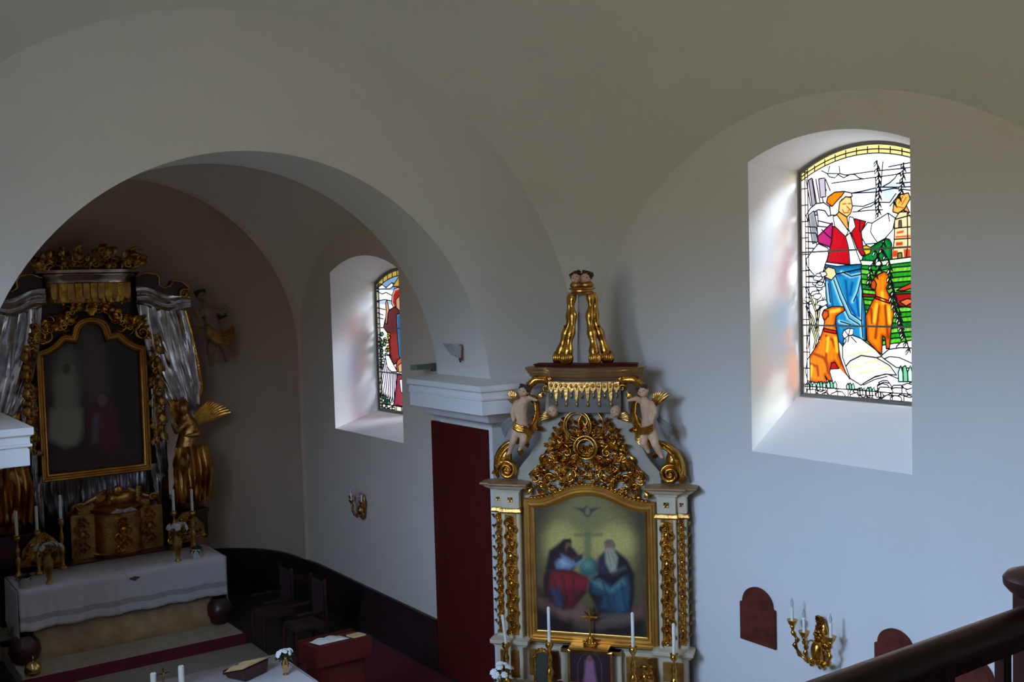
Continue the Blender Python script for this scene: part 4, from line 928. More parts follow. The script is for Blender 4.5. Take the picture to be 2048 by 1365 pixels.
# great volutes at the foot of the attic
def great_volute(s_):
    mb = MB(); c = (.905, 3.06); pts = []; rad = []
    for i in range(40):
        t = i / 39; a = 2.2 * 2 * PI * (1 - t) ; R = .010 + .100 * t; pts.append((c[0] + R * math.cos(a), -.06 - .03 * (1 - t), c[1] + R * math.sin(a))); rad.append(.014 + .018 * t)
    for x, z in ((1.028, 3.12), (1.02, 3.20), (.98, 3.28), (.915, 3.345), (.84, 3.385), (.76, 3.40), (.69, 3.38)): pts.append((x, -.06, z)); rad.append(.032)
    for i in range(1, 4): rad[-i] = (.012, .02, .028)[i - 1]
    mb.tube(pts, rad, n=10, up=(0, 1, 0), flat=1.9)
    # body of the bracket, fluted: ribs running parallel from the spiral upward
    for k in range(6):
        o_ = .018 * k; P = []
        for i in range(20):
            t = i / 19; a = -.7 + 2.3 * t; R = .13 - o_ * .25 + .02 * math.sin(3 * t)
            P.append((c[0] + .005 + (R - o_ * .6 * t) * math.cos(a) * 1.05 - .10 * t * t, -.045 - .012 * (k % 2) - .006 * k, c[1] + .03 + (R + .05 * t) * math.sin(a) * 1.55))
        mb.tube(P, [.022 * (1 - .5 * abs(2 * i / 19 - 1)) for i in range(20)], n=7)
    mb.ell((c[0], -.035, c[1]), (.11, .035, .11), 16); mb.ell((c[0] + .04, -.04, c[1] + .14), (.09, .05, .12), 12)
    mb.merge(leaf(.16, .05, .5), M2(.80, -.06, 3.36, .9)); mb.merge(leaf(.13, .04, .5), M2(.72, -.05, 3.36, 1.9)); mb.merge(leaf(.13, .045, .5), M2(.78, -.05, 3.30, 2.5)); mb.merge(leaf(.10, .035, .6), M2(1.03, -.04, 3.0, -.5)); mb.merge(leaf(.1, .03, .6), M2(1.03, -.03, 3.05, -2.2))
    # upper curve rising to the entablature
    up = [(.70, 3.40), (.66, 3.47), (.60, 3.52), (.55, 3.60), (.52, 3.70), (.53, 3.80), (.58, 3.87), (.635, 3.86)]
    mb.tube([(x, -.07, z) for x, z in up], [.03, .034, .036, .034, .03, .026, .02, .012], n=9, up=(0, 1, 0), flat=1.8)
    mb.tube([(x + .03, -.09, z + .01) for x, z in up[:-1]], .012, n=7); mb.merge(scroll(.045, 1.2, .016, .05), M2(.58, -.08, 3.84, 1.0))
    mb.merge(scroll(.04, 1.2, .014, .08), M2(.62, -.08, 3.50, 2.2)); mb.merge(leaf(.12, .035, .5), M2(.56, -.07, 3.52, 1.5)); mb.merge(leaf(.1, .03, .4), M2(.60, -.08, 3.60, .3))
    if s_ < 0: mb.xf(Matrix.Diagonal((-1, 1, 1, 1)))
    return mb
for s_ in (-1, 1): AP('great_volute', great_volute(s_), M_GOLD, angle=60)
# horn like brackets under the top cornice
for s_ in (-1, 1):
    pts = [(.36, 4.02), (.45, 4.07), (.54, 4.07), (.615, 4.01), (.64, 3.92), (.62, 3.84)]
    mb = MB().tube([(s_ * x, -.09, z) for x, z in pts], [.03, .045, .05, .045, .03, .012], n=10, up=(0, 1, 0), flat=1.2)
    mb.merge(scroll(.035, 1.1, .013, .05), M2(s_ * .42, -.12, 3.98, 1, 1, s_)); mb.merge(leaf(.12, .04, .4), M2(s_ * .47, -.1, 3.93, s_ * -2.6))
    AP('horn_bracket', mb, M_GOLD, angle=180)
# entablature: bowed in the middle, dark frieze with gilded lambrequin
def bow(w, d, x): return -.10 - d * math.cos(min(1, abs(x) / w) * PI / 2)
pl = [(x, bow(.42, .10, x)) for x in np.linspace(.40, -.40, 17)]
AP('frieze', sweep_plan(MB(), [(.40, .0)] + pl + [(-.40, .0)], [(-.02, 3.72), (0, 3.72), (0, 4.06), (-.02, 4.06)]), mat('dark_grey_paint', (.13, .12, .10), .6), angle=40)
pc = [(.60, .05), (.60, -.06), (.43, -.09)] + [(x, bow(.42, .12, x)) for x in np.linspace(.40, -.40, 17)] + [(-.43, -.09), (-.60, -.06), (-.60, .05)]
AP('top_cornice', sweep_plan(MB(), pc, [(-.05, 4.03), (-.04, 4.04), (-.035, 4.06), (-.01, 4.07), (-.005, 4.09), (.015, 4.105), (.02, 4.13), (.035, 4.14), (.04, 4.165), (.055, 4.18), (.06, 4.205), (0, 4.215)]), mat('bronzed_moulding', (.62, .42, .22), .22, .9), angle=30)
AP('top_slab', sweep_plan(MB(), [(x * .93, y * .93 + .0) for x, y in pc], [(-.02, 4.21), (.0, 4.215), (.02, 4.235), (-.02, 4.245)]), M_OXBLOOD, angle=30)
mb = MB()
for k in range(13):
    x = -.36 + .06 * k; y = bow(.42, .10, x) - .006; long = k % 2
    z1_ = 3.84 if long else 3.93
    hw = .021 if long else .027
    mb.prism([(x - .03, 4.05), (x + .03, 4.05), (x + .03, 4.0), (x + hw, 3.97), (x + hw * .6, z1_ + .03), (x, z1_), (x - hw * .6, z1_ + .03), (x - hw, 3.97), (x - .03, 4.0)], y - .012, y + .004)
    mb.ell((x, y - .01, z1_ - .03), (.014, .014, .028), 8); mb.ell((x, y - .012, 4.01), (.016, .01, .024), 8)
AP('lambrequin', mb, M_OLDGOLD, angle=50)
# obelisk on four scrolled legs, mirrors of each other, with a white heart panel
AP('obelisk_core', MB().add([(-.09, -.02, 4.24), (.10, -.02, 4.24), (.10, .03, 4.24), (-.09, .03, 4.24), (-.065, -.02, 5.0), (.035, -.02, 5.0), (.035, .03, 5.0), (-.065, .03, 5.0)], [(0, 1, 2, 3), (4, 5, 6, 7), (0, 1, 5, 4), (1, 2, 6, 5), (2, 3, 7, 6), (3, 0, 4, 7)]), mat('pale_grey_paint', (.36, .34, .30), .6), smooth=False)
for s_ in (-1, 1):
    for j, (xo, yo, sc) in enumerate(((.155, -.14, .85), (.27, -.03, 1.0))):
        P = []; k_ = sc
        top_x = .085 if j == 0 else .115
        for t in np.linspace(0, 1, 22):
            x = top_x + (xo - top_x) * t ** 1.6 + .02 * math.sin(t * 10) * (1 - t); P.append((-.015 + s_ * x, yo * (.3 + .7 * t) - .02, 5.0 - .70 * t))
        r_ = [.034 + .010 * math.sin(i * 1.1) + .018 * (i / 21) for i in range(22)]
        mb = MB().tube(P, r_, n=9)
        fx, fy, fz = P[-1]
        # fluted paw-like scroll foot
        for q in range(5): mb.tube([(fx + (q - 2) * .018, fy - .005, fz + .07), (fx + (q - 2) * .021, fy - .055, fz + .03), (fx + (q - 2) * .021, fy - .05, fz - .03), (fx + (q - 2) * .018, fy - .005, fz - .05)], [.012, .017, .017, .012], n=7)
        mb.ell((fx, fy, fz), (.075, .055, .075), 12); mb.ell(P[8], (.034, .034, .02), 10); mb.ell(P[14], (.04, .036, .018), 10); mb.ell(P[4], (.03, .03, .024), 10)
        if j: mb.merge(leaf(.14, .03, .5), M2(P[11][0], P[11][1] - .01, P[11][2] - .06, -s_ * .3))
        AP('scrolled_leg', mb, M_GOLD, angle=180)
AP('obelisk_capital', MB().lathe([(.10, 4.985), (.125, 4.995), (.13, 5.01), (.115, 5.02), (.115, 5.035), (.14, 5.045), (.145, 5.06), (.10, 5.065)], c=(-.015, -.03, 0), n=20).ell((-.07, -.05, 5.09), (.075, .06, .045), 12).ell((.045, -.05, 5.09), (.075, .06, .045), 12), M_OLDGOLD)
for s_ in (-1, 1): cherub_head((-.015 + s_ * .055, -.06, 5.17 + .3), .068, ALT, tilt=s_ * .35, name='cherub_head')
for s_ in (-1, 1):
    cherub_head((s_ * .345, -.13, 3.73 + .3), .068, ALT, tilt=s_ * .3, hair=False, name='cherub_head')
    AP('cherub_wing', wing(.16, 5, .9, .02).xf(Matrix.Translation((s_ * .36, -.10, 3.66)) @ Matrix.Diagonal((s_, 1, 1, 1)) @ Matrix.Rotation(.6, 4, 'Y')), M_OLDGOLD, angle=180)
# putti: each one body with hair, a golden sash and a wing
def putto(s_, label):
    b = AW(s_ * .74, -.12, 3.40); t = thing('putto', label, 'statue', b, TH, None)
    def L(x, y, z): return (s_ * (x - .74), y, z - 3.40)
    mb = MB()
    hip, chest, neck = L(.70, -.05, 3.56), L(.69, -.06, 3.80), L(.665, -.07, 3.87)
    limb(mb, [hip, L(.705, -.06, 3.68), chest], [.075, .068, .072]); limb(mb, [chest, neck], [.05, .035])
    mb.ell(L(.74, -.07, 3.53), (.06, .06, .06), 12); mb.ell(L(.66, -.07, 3.53), (.055, .055, .055), 12)
    limb(mb, [L(.74, -.07, 3.82), L(.785, -.10, 3.74), L(.76, -.14, 3.66)], [.035, .03, .02]); mb.ell(L(.757, -.15, 3.645), (.022, .02, .024), 8)      # near arm
    limb(mb, [L(.64, -.06, 3.84), L(.59, -.10, 3.88), L(.54, -.12, 3.87)], [.035, .03, .02]); mb.ell(L(.525, -.12, 3.865), (.026, .018, .02), 8)
    for k in range(4): limb(mb, [L(.51, -.12 - .008 * k + .012, 3.872 - .004 * k), L(.49, -.125 - .008 * k + .012, 3.862 - .006 * k)], [.0065, .0055])
    limb(mb, [L(.745, -.08, 3.52), L(.78, -.12, 3.40), L(.83, -.08, 3.28)], [.058, .042, .026]); mb.ell(L(.845, -.10, 3.26), (.024, .04, .018), 8)
    limb(mb, [L(.665, -.08, 3.52), L(.655, -.14, 3.42), L(.70, -.10, 3.33)], [.056, .042, .026]); mb.ell(L(.705, -.12, 3.315), (.022, .038, .018), 8)
    remeshed(mb, 'body', M_FLESH, t, .010, 3)
    h = cherub_head(L(.655, -.085, 3.955), .065, t, tilt=-s_ * .35)
    w_ = wing(.20, 7, 1.0, .026); w_.xf(Matrix.Translation(L(.77, .0, 3.80)) @ Matrix.Diagonal((s_, 1, 1, 1)) @ Matrix.Rotation(-.35, 4, 'Y')); w_.build('wing', M_OLDGOLD, t, angle=180)
    w_ = wing(.26, 6, .5, .022); w_.xf(Matrix.Translation(L(.79, .01, 3.66)) @ Matrix.Diagonal((s_, 1, 1, 1)) @ Matrix.Rotation(1.35, 4, 'Y')); w_.build('wing', mat('grey_feathers', (.16, .16, .14), .6), t, angle=180)
    sash = MB()
    P = [L(.76, -.13, 3.60), L(.70, -.15, 3.575), L(.63, -.13, 3.56), L(.58, -.10, 3.50), L(.62, -.12, 3.44)]
    for k in range(3): sash.tube([(p[0], p[1] - .008 * k, p[2] - .022 * k) for p in P], [.016, .02, .02, .018, .01], n=7)
    sash.build('sash', M_GOLD, t)
putto(-1, 'winged cherub statue on the left volute of the side altar, arm stretched towards the crest')
putto(1, 'winged cherub statue on the right volute of the side altar, grey wing hanging down')
# furniture of the mensa
cl = MB(); P = []
for x in np.linspace(-1.02, 1.02, 60):
    P.append([(x, -.16, .722), (x, -.5, .724), (x, -1.005, .724), (x, -1.02 - .006 * math.sin(x * 40), .70), (x, -1.025 - .014 * math.sin(x * 40), .52)])
o = cl.grid(P).build('altar_cloth', M_LINEN); o.location = AW(0, 0, 0); o.rotation_euler = (0, 0, TH); so = o.modifiers.new('s', 'SOLIDIFY'); so.thickness = .004; so.offset = 1
tag(o, 'white linen cloth covering the mensa of the side altar', 'altar cloth')
def candle_mesh(h, r=.016): return MB().lathe([(r, 0), (r, h - .012), (r * .5, h - .002), (.002, h + .002)], n=14)
def candlestick(name, label, loc, stick_h, candle_h, r=.017, group=None, m=None, lean=0, cat='candlestick'):
    t = thing(name, label, cat, loc, 0, group); H = stick_h; m = m or M_GOLD
    pr = [(.055, 0), (.058, .012), (.045, .025), (.03, .045), (.018, .06), (.03, H * .28), (.042, H * .36), (.03, H * .44), (.014, H * .5), (.026, H * .58), (.03, H * .66), (.016, H * .74), (.012, H * .84), (.03, H * .9), (.042, H * .95), (.03, H)]
    MB().lathe(pr, n=16, flute=.12).build('stem', m, t, angle=60)
    MB().lathe([(.012, H - .01), (.04, H - .002), (.046, H + .012), (.02, H + .014)], n=16).build('drip_pan', m, t)
    mb = candle_mesh(candle_h, r); mb.v = [(x + lean * z, y, z + H + .01) for x, y, z in mb.v]; c = mb.build('candle', M_WAX, t)
    w = MB().tube([(lean * candle_h, 0, H + candle_h), (lean * candle_h + .002, 0, H + candle_h + .02)], .0015, n=5); w.build('wick', M_BLACK, c)
    return t
def alt_candle(px_top, px_bot, y, label, lean=0):
    x, zt = LA(px_top[0], px_top[1], y); x2, zb = LA(px_bot[0], px_bot[1], y)
    candlestick('candlestick', label, AW(x2, y,   .730), zb - .736, zt - zb, lean=lean, group='candlesticks on the side altar')
alt_candle((1006, 1229), (1012, 1288), -.30, 'gilded candlestick at the far left of the side altar, white candle leaning slightly', -.12)
alt_candle((1098, 1215), (1098.5, 1285), -.42, 'gilded candlestick left of the framed print on the side altar')
alt_candle((1264, 1226), (1266, 1295), -.42, 'gilded candlestick just right of the framed print on the side altar')
alt_candle((1348, 1248), (1348, 1310), -.32, 'gilded candlestick at the far right of the side altar')
# standing cross in front of the picture
x, z = LA(1177, 1240, -.16); t = thing('standing_cross', 'gilded altar cross with rays between its arms, standing before the painting', 'cross', AW(x, -.10, 1.155), TH)
mb = MB().lathe([(.075, 0), (.08, .01), (.06, .03), (.035, .06), (.02, .09)], n=16)
for k in range(7): a = PI * k / 6; mb.ell((.07 * math.cos(a), -.07 * math.sin(a) * .6, .03), (.016, .016, .018), 8)
mb.build('foot', M_GOLD, t)
MB().box(-.009, .009, -.008, .008, .08, .44).box(-.085, .085, -.008, .008, .30, .318).build('cross', M_OLDGOLD, t, bevel=.003)
mb = MB()
for k in range(4):
    a = PI / 4 + k * PI / 2
    mb.merge(leaf(.11 if k < 2 else .08, .014, .05, 1, relief=.1), Matrix.Translation((0, 0, .31)) @ Matrix.Rotation(-a + PI / 2, 4, 'Y'))
mb.build('rays', M_GOLD, t)
# framed print leaning on the pedestal
(xa, za), (xb, zb) = LA(1134, 1300, -.2), LA(1224, 1300, -.2)
t = thing('framed_print', 'gold framed print of a pale robed figure in the middle of the side altar', 'picture', AW((xa + xb) / 2, -.17,   .730), TH)
w2 = (xb - xa) / 2; hh = za - .735
sweep_frame(MB(), [(-w2, 0), (-w2, hh), (w2, hh), (w2, 0)], [(0, -.01), (0, .012), (-.012, .018), (-.026, .012), (-.03, -.008)]).build('frame', M_OLDGOLD, t, angle=30)
pv = Canvas(-w2, w2, 0, hh, .006, lambda u, v: (LA(u, v, -.2)[0] - (xa + xb) / 2, LA(u, v, -.2)[1] - .735))
T7 = lambda x, y: (940 + x / 4.267, 1160 + y / 4.267)
pv.C[:] = lin((50, 14, 30)); pv.fill([T7(*p) for p in [(950, 980), (975, 800), (980, 700), (1015, 660), (1050, 700), (1060, 800), (1100, 980)]], (178, 120, 150), soft=.02); pv.ellipse(T7(1015, 680), 5, 7, (150, 96, 80), soft=.008); pv.stroke([T7(*p) for p in [(915, 900), (915, 720), (950, 650), (1015, 628), (1080, 650), (1115, 720), (1120, 900)]], (110, 90, 90), width=.004, soft=.004)
pv.C *= .6; pv.build('print', M_OIL, lambda a, d, z: (a, .002, z), t, thick=.004)
# flowers
def bouquet(name, label, loc, R, n, petal, vase_h=.2, vase_r=.05, vm=None, seed=1, spread=1.0, group=None, big=.03, cat='flower vase'):
    rg = random.Random(seed); t = thing(name, label, cat, loc, 0, group); H = vase_h
    MB().lathe([(vase_r * .62, 0), (vase_r * .66, .01), (vase_r * .35, H * .12), (vase_r * .8, H * .4), (vase_r, H * .62), (vase_r * .6, H * .86), (vase_r * .85, H), (vase_r * .75, H), (vase_r * .5, H * .86)], n=18).build('vase', vm or M_BRASS, t)
    lv = MB(); st = MB()
    for k in range(n):
        a = rg.uniform(0, 2 * PI); rr = R * math.sqrt(rg.random()) ; c = Vector((rr * math.cos(a), rr * math.sin(a) * .7, H + R * (.5 + .9 * math.sqrt(max(0, 1 - (rr / R) ** 2))) * spread))
        st.tube([(0, 0, H * .9), tuple(c * .6 + Vector((0, 0, H * .3))), tuple(c)], .0025, n=5)
        fl = MB(); s_ = big * rg.uniform(.75, 1.15)
        for ring_, (rr_, zz_, cnt_) in enumerate(((.75, 0, 7), (.42, .22, 5))):
            for q in range(cnt_):
                b = 2 * PI * q / cnt_ + ring_; fl.ell((s_ * rr_ * math.cos(b), s_ * rr_ * math.sin(b), s_ * zz_), (s_ * .42, s_ * .42, s_ * .2), 8)
        fl.ell((0, 0, s_ * .3), (s_ * .3, s_ * .3, s_ * .25), 8)
        fl.xf(Matrix.Translation(c) @ Vector((0, 0, 1)).rotation_difference((c - Vector((0, 0, H))).normalized()).to_matrix().to_4x4()); fl.build('flower_head', petal, t)
        lv.merge(leaf(rg.uniform(.05, .1), .018, .6, 2), Matrix.Translation(c * .75) @ Matrix.Rotation(rg.uniform(0, 6), 4, 'Z') @ Matrix.Rotation(rg.uniform(.3, 1.4), 4, 'X'))
    st.build('stems', M_LEAF, t); lv.build('leaves', M_LEAF, t, angle=180); return t
def alt_flowers(px, y, label, R, n, seed, **k):
    x, z = LA(px[0], px[1], y); bouquet('flower_vase', label, AW(x, y,   .730), R, n, seed=seed, **k)
alt_flowers((1003, 1325), -.62, 'loose bouquet of large white lilies at the left end of the side altar', .14, 9, 3, petal=M_PETAL, vase_h=.14, big=.038)
alt_flowers((1330, 1345), -.68, 'full bunch of white flowers at the right end of the side altar', .12, 13, 6, petal=M_PETAL, vase_h=.12, big=.034, vm=M_GLASSWHITE)
alt_flowers((1120, 1345), -.62, 'small spray of pink blossoms beside the framed print', .09, 10, 9, petal=M_PINK, vase_h=.08, vase_r=.025, big=.013)

# small arched reliquary and gilded ornament between the candlesticks
x, z = LA(1084, 1300, -.28); t = thing('arched_reliquary', 'small gilded arched reliquary with a dark green panel, left of the framed print', 'reliquary', AW(x, -.27, .730), TH)
hh = z - .735; w2 = .10
ap_ = [(-w2, 0)] + [(w2 * math.cos(PI - PI * i / 16), hh - w2 * .8 + w2 * .8 * math.sin(PI * i / 16)) for i in range(17)] + [(w2, 0)]
sweep_frame(MB(), ap_, [(0, -.03), (0, .012), (-.01, .02), (-.025, .012), (-.028, -.01)]).build('frame', M_GOLD, t, angle=40)
MB().prism([(a * .9, z_ * .95 + .004) for a, z_ in ap_], -.006, .03).build('panel', mat('dark_green_velvet', (.03, .035, .02), .8), t)
mb = MB()
for k in range(9): a = PI * k / 8; mb.merge(leaf(.05, .018, .4, 2), M2(w2 * math.cos(a), -.02, hh - w2 * .8 + w2 * .8 * math.sin(a), PI / 2 - a))
mb.build('crest_leaves', M_GOLD, t, angle=180)
x, z = LA(1289, 1322, -.28); t = thing('gilded_reliquary', 'gilded leafy reliquary between the right candlestick and the white flowers', 'reliquary', AW(x, -.27, .730), TH)
hh = z - .735; mb = MB(); rq = random.Random(77)
MB().prism([(-.09, 0), (.09, 0), (.10, hh * .5), (.06, hh * .8), (0, hh), (-.06, hh * .8), (-.10, hh * .5)], -.02, .02).build('body', M_OLDGOLD, t, bevel=.005)
for k in range(26): mb.merge(leaf(rq.uniform(.05, .09), .022, .6), M2(rq.uniform(-.08, .08), -.03, rq.uniform(.02, hh * .9), rq.uniform(-2, 2)))
mb.ell((0, -.035, hh * .5), (.035, .02, .045), 12); mb.build('leaves', M_GOLD, t, angle=180)
# ================================================================ MAIN ALTAR IN THE CHANCEL
MX, MY = 3.78, 16.1
def T8(x, y): return (x / 3.412, 460 + y / 3.412)
def T9(x, y): return (x / 3.412, 820 + y / 3.412)
def T10(x, y): return (x / 2.767, 1060 + y / 2.767)
MA = thing('main_altar', 'great main altar of the chancel, dark painting between silvered curtains under a canopy', 'altar', (MX, MY, .5))
def MP(name, mb, m, parent=None, **k): mb.v = [(x, y, z - .5) for x, y, z in mb.v]; return mb.build(name, m, parent or MA, **k)
def m8(x, y): p = onY(*T8(x, y), MY); return (p[0] - MX, p[2])
def m9(x, y): p = onY(*T9(x, y), MY); return (p[0] - MX, p[2])
# stepped body behind the table
MP('retable_body', MB().box(-1.35, 1.35, .12, .5, .5, 2.0).box(-1.05, 1.05, .10, .45, 2.0, 5.35), M_DARKWOOD, bevel=.01)
# frame with arched top
tp = [(-.77, 4.37), (-.70, 4.375), (-.60, 4.41), (-.50, 4.48), (-.42, 4.56), (-.37, 4.585), (-.28, 4.57), (-.27, 4.60), (-.25, 4.69), (-.18, 4.77), (-.09, 4.81), (0, 4.82)]
path = [(-.77, 2.50)] + tp + [(-x, z) for x, z in tp[:-1][::-1]] + [(.77, 2.50)]
MP('picture_frame', sweep_frame(MB(), path, [(0, -.05), (0, .05), (-.015, .065), (-.035, .06), (-.045, .045), (-.07, .042), (-.085, .052), (-.10, .045), (-.115, .02), (-.12, -.04)]), mat('dark_gilded_frame', (.55, .26, .05), .38, 1.0, col2=(.40, .17, .03), vscale=6), angle=35)
cv = Canvas(-.66, .66, 2.6, 4.76, .012, lambda u, v: (onY(u, v, MY)[0] - MX, onY(u, v, MY)[2]), seed=9)
cv.C[:] = lin((30, 22, 24))
def p8(pts, col, **k): cv.fill([T8(*p) for p in pts], col, **{**dict(soft=.05), **k})
def p9(pts, col, **k): cv.fill([T9(*p) for p in pts], col, **{**dict(soft=.05), **k})
cv.ellipse(T8(460, 1000), 30, 62, (74, 74, 66), soft=.08); p8([(540, 700), (700, 700), (740, 1100), (600, 1200), (540, 900)], (58, 48, 52), soft=.12)
p8([(420, 960), (440, 920), (490, 925), (520, 1000), (560, 1365), (350, 1365), (380, 1150), (370, 1020)], (92, 98, 88), soft=.05); p9([(350, 0), (560, 0), (560, 180), (520, 240), (450, 265), (330, 200)], (104, 108, 98), soft=.05)
cv.ellipse(T8(455, 950), 8, 11, (60, 50, 46), soft=.02)
p8([(640, 1180), (720, 1130), (780, 1180), (800, 1365), (600, 1365), (610, 1250)], (60, 22, 32), soft=.06); p9([(600, 0), (800, 0), (830, 260), (760, 300), (620, 240)], (66, 20, 30), soft=.06); p9([(640, 40), (680, 30), (660, 220), (630, 230)], (60, 62, 76), soft=.03)
cv.ellipse(T8(700, 1165), 9, 12, (84, 60, 52), soft=.02); p8([(760, 800), (940, 840), (940, 1365), (820, 1365), (780, 1100)], (18, 12, 14), soft=.08)
p9([(310, 300), (950, 240), (950, 380), (310, 430)], (44, 22, 20), soft=.1)
cv.C = cv.C * np.array([2.0, 1.75, 1.45])
xs_ = [p[0] for p in tp] + [-p[0] for p in tp[:-1][::-1]]; zs_ = [p[1] for p in tp] + [p[1] for p in tp[:-1][::-1]]
cv.build('oil_painting', M_OIL, lambda a, d, z: (a, .02 - d, z - .5), MA, lambda a, z: z <= np.interp(a / .9, xs_, zs_) - .07, thick=.01)
# foliage round the frame
mb = MB(); rg = random.Random(31)
for s_ in (-1, 1):
    for k in range(26):
        t = k / 25; x = .82 - .75 * t; z = 4.44 + .50 * t ** .8 + .05 * math.sin(t * 9)
        mb.merge(scroll(rg.uniform(.04, .07), 1.2, .018, .12), M2(s_ * (x + .02), -.06, z + rg.uniform(-.02, .08), rg.uniform(0, 6), 1, s_)); mb.merge(leaf(rg.uniform(.12, .2), .05, .6), M2(s_ * x, -.08, z + rg.uniform(0, .1), rg.uniform(-2, 2)))
    mb.merge(scroll(.10, 1.6, .026, .16), M2(s_ * .70, -.09, 4.56, 2.2, 1, s_)); mb.merge(rosette(.07), M2(s_ * .80, -.1, 4.52))
mb.merge(leaf(.30, .12, .4), M2(0, -.09, 4.84)); mb.merge(rosette(.08), M2(0, -.12, 4.98))
MP('frame_foliage', mb, M_GOLD, angle=180)
for s_ in (-1, 1):
    mb = MB()
    for k in range(18):
        z = 4.40 - k * .085; mb.merge(leaf(.17, .05, .6), M2(s_ * (.86 + .04 * math.sin(k * 1.7)), -.06, z, s_ * rg.uniform(-1.2, .4) + PI)); mb.merge(scroll(.045, 1.2, .018, .1), M2(s_ * .87, -.08, z, rg.uniform(0, 6), 1, s_))
        if k % 3 == 0: mb.ell((s_ * .9, -.1, z), (.05, .05, .06), 10); mb.merge(leaf(.2, .07, .5), M2(s_ * .9, -.14, z - .05, s_ * .5 + PI))
    MP('side_garland', mb, M_OLDGOLD, angle=180)
# canopy
pc = [(.66, .2), (.66, -.05), (.5, -.18)] + [(x, -.20 - .10 * math.cos(x / .5 * PI / 2)) for x in np.linspace(.45, -.45, 15)] + [(-.5, -.18), (-.66, -.05), (-.66, .2)]
MP('canopy_cornice', sweep_plan(MB(), pc, [(-.06, 5.30), (-.04, 5.31), (-.03, 5.36), (.01, 5.40), (.02, 5.43), (.05, 5.45), (.05, 5.49), (0, 5.50)]), mat('silvered_moulding', (.60, .52, .44), .25, 1.0), angle=35)
MP('canopy_frieze', sweep_plan(MB(), [(x * .88, y * .85) for x, y in pc], [(0, 5.02), (.01, 5.04), (0, 5.3)]), M_OLDGOLD, angle=35)
for k in range(11):
    x = -.5 + .1 * k; mb = MB().prism([(x - .045, 5.30), (x + .045, 5.30), (x + .045, 5.12), (x, 5.03 - .04 * (k % 2)), (x - .045, 5.12)], -.30 + .6 * x * x, -.275 + .6 * x * x).ell((x, -.30 + .6 * x * x, 5.05 - .04 * (k % 2)), (.022, .022, .03), 8); MP('valance_tab', mb, M_GOLD if k % 2 else M_OLDGOLD, angle=50)
mb = MB()
for k in range(70):
    t = rg.uniform(-1, 1); x = .72 * t; z = 5.50 + rg.uniform(0, .30) * (1 - .5 * t * t); mb.merge(leaf(rg.uniform(.10, .2), .05, .6), M2(x, -.12 - rg.random() * .12, z, -t * 1.2 + rg.uniform(-.7, .7)))
    if k % 3 == 0: mb.merge(scroll(.05, 1.2, .02, .1), M2(x, -.2, z, rg.uniform(0, 6)))
for s_ in (-1, 1): mb.merge(scroll(.12, 1.5, .03, .2), M2(s_ * .62, -.14, 5.62, 2.4, 1, s_))
mb.box(-.62, .62, -.12, .05, 5.49, 5.62)
MP('canopy_crest', mb, M_OLDGOLD, angle=180)
# scroll brackets beside the canopy, silver swags under them, long silver curtains
for s_ in (-1, 1):
    br = [(.64, 5.38), (.78, 5.44), (.93, 5.42), (.98, 5.36), (.97, 5.26), (1.04, 5.20), (1.14, 5.24), (1.18, 5.32), (1.30, 5.30), (1.40, 5.22), (1.42, 5.10), (1.34, 5.02), (1.2, 5.03), (.9, 5.12), (.64, 5.2)]
    MP('scroll_bracket', MB().prism([(s_ * x, z) for x, z in br], -.10, .10), M_DARKWOOD, bevel=.012)
    e = MB().tube([(s_ * x, -.11, z) for x, z in br[:11]], .018, n=7); e.merge(scroll(.07, 1.5, .02, .06), M2(s_ * 1.33, -.12, 5.12, 1.0, 1, s_)); MP('bracket_edging', e, M_OLDGOLD, angle=180)
    l, r_ = [(s_ * .60, 5.24), (s_ * .64, 5.10), (s_ * .72, 4.98)], [(s_ * 1.10, 5.10), (s_ * 1.30, 5.00), (s_ * 1.42, 4.90)]
    dr = MB(); P = []
    for i in range(15):
        t = i / 14; row = []
        for j in range(41):
            u = j / 40; x = .62 + .80 * u; zt = 5.24 - .20 * u; zb = 5.00 - .10 * u - .06 * math.sin(PI * u)
            z = zt + (zb - zt) * t; row.append((s_ * x, -.14 - .05 * math.sin(PI * t) - .018 * math.sin(t * 17 + 3 * u + math.sin(u * 9)), z + .02 * math.sin(u * 8)))
        P.append(row)
    dr.grid(P).merge(MB().grid([[(x, y + .02, z) for x, y, z in rr] for rr in P])); MP('silver_swag', dr, M_SILVER, angle=60)
    dr = drape([(s_ * .64, 4.98), (s_ * .70, 4.5), (s_ * .82, 4.0), (s_ * 1.02, 3.5), (s_ * 1.22, 2.98)], [(s_ * 1.34, 4.86), (s_ * 1.42, 4.5), (s_ * 1.48, 4.1), (s_ * 1.54, 3.7), (s_ * 1.50, 3.5)], 5, .05, -.04, n=34, hem=.06, seed=3 + s_); MP('silver_curtain', dr, M_SILVER, angle=70)
    ge = MB().tube([(s_ * 1.35, -.10, 4.86), (s_ * 1.43, -.12, 4.5), (s_ * 1.50, -.12, 4.1), (s_ * 1.55, -.12, 3.7), (s_ * 1.52, -.1, 3.55)], [.02, .022, .026, .03, .02], n=8); MP('curtain_edging', ge, M_GOLD)
    dr = drape([(s_ * .80, 3.72), (s_ * .79, 3.3), (s_ * .82, 2.9), (s_ * .84, 2.45)], [(s_ * 1.02, 3.70), (s_ * .98, 3.3), (s_ * .99, 2.9), (s_ * 1.0, 2.55)], 3, .045, -.05, n=24, hem=.12, seed=9 + s_); MP('silver_curtain', dr, M_SILVER, angle=70)
    dr = drape([(s_ * .74, 2.6), (s_ * .76, 2.3), (s_ * .77, 1.9)], [(s_ * .90, 2.6), (s_ * .90, 2.3), (s_ * .88, 1.8)], 3, .03, -.04, n=14, hem=.15, seed=19 + s_); MP('silver_curtain', dr, M_SILVER, angle=70)
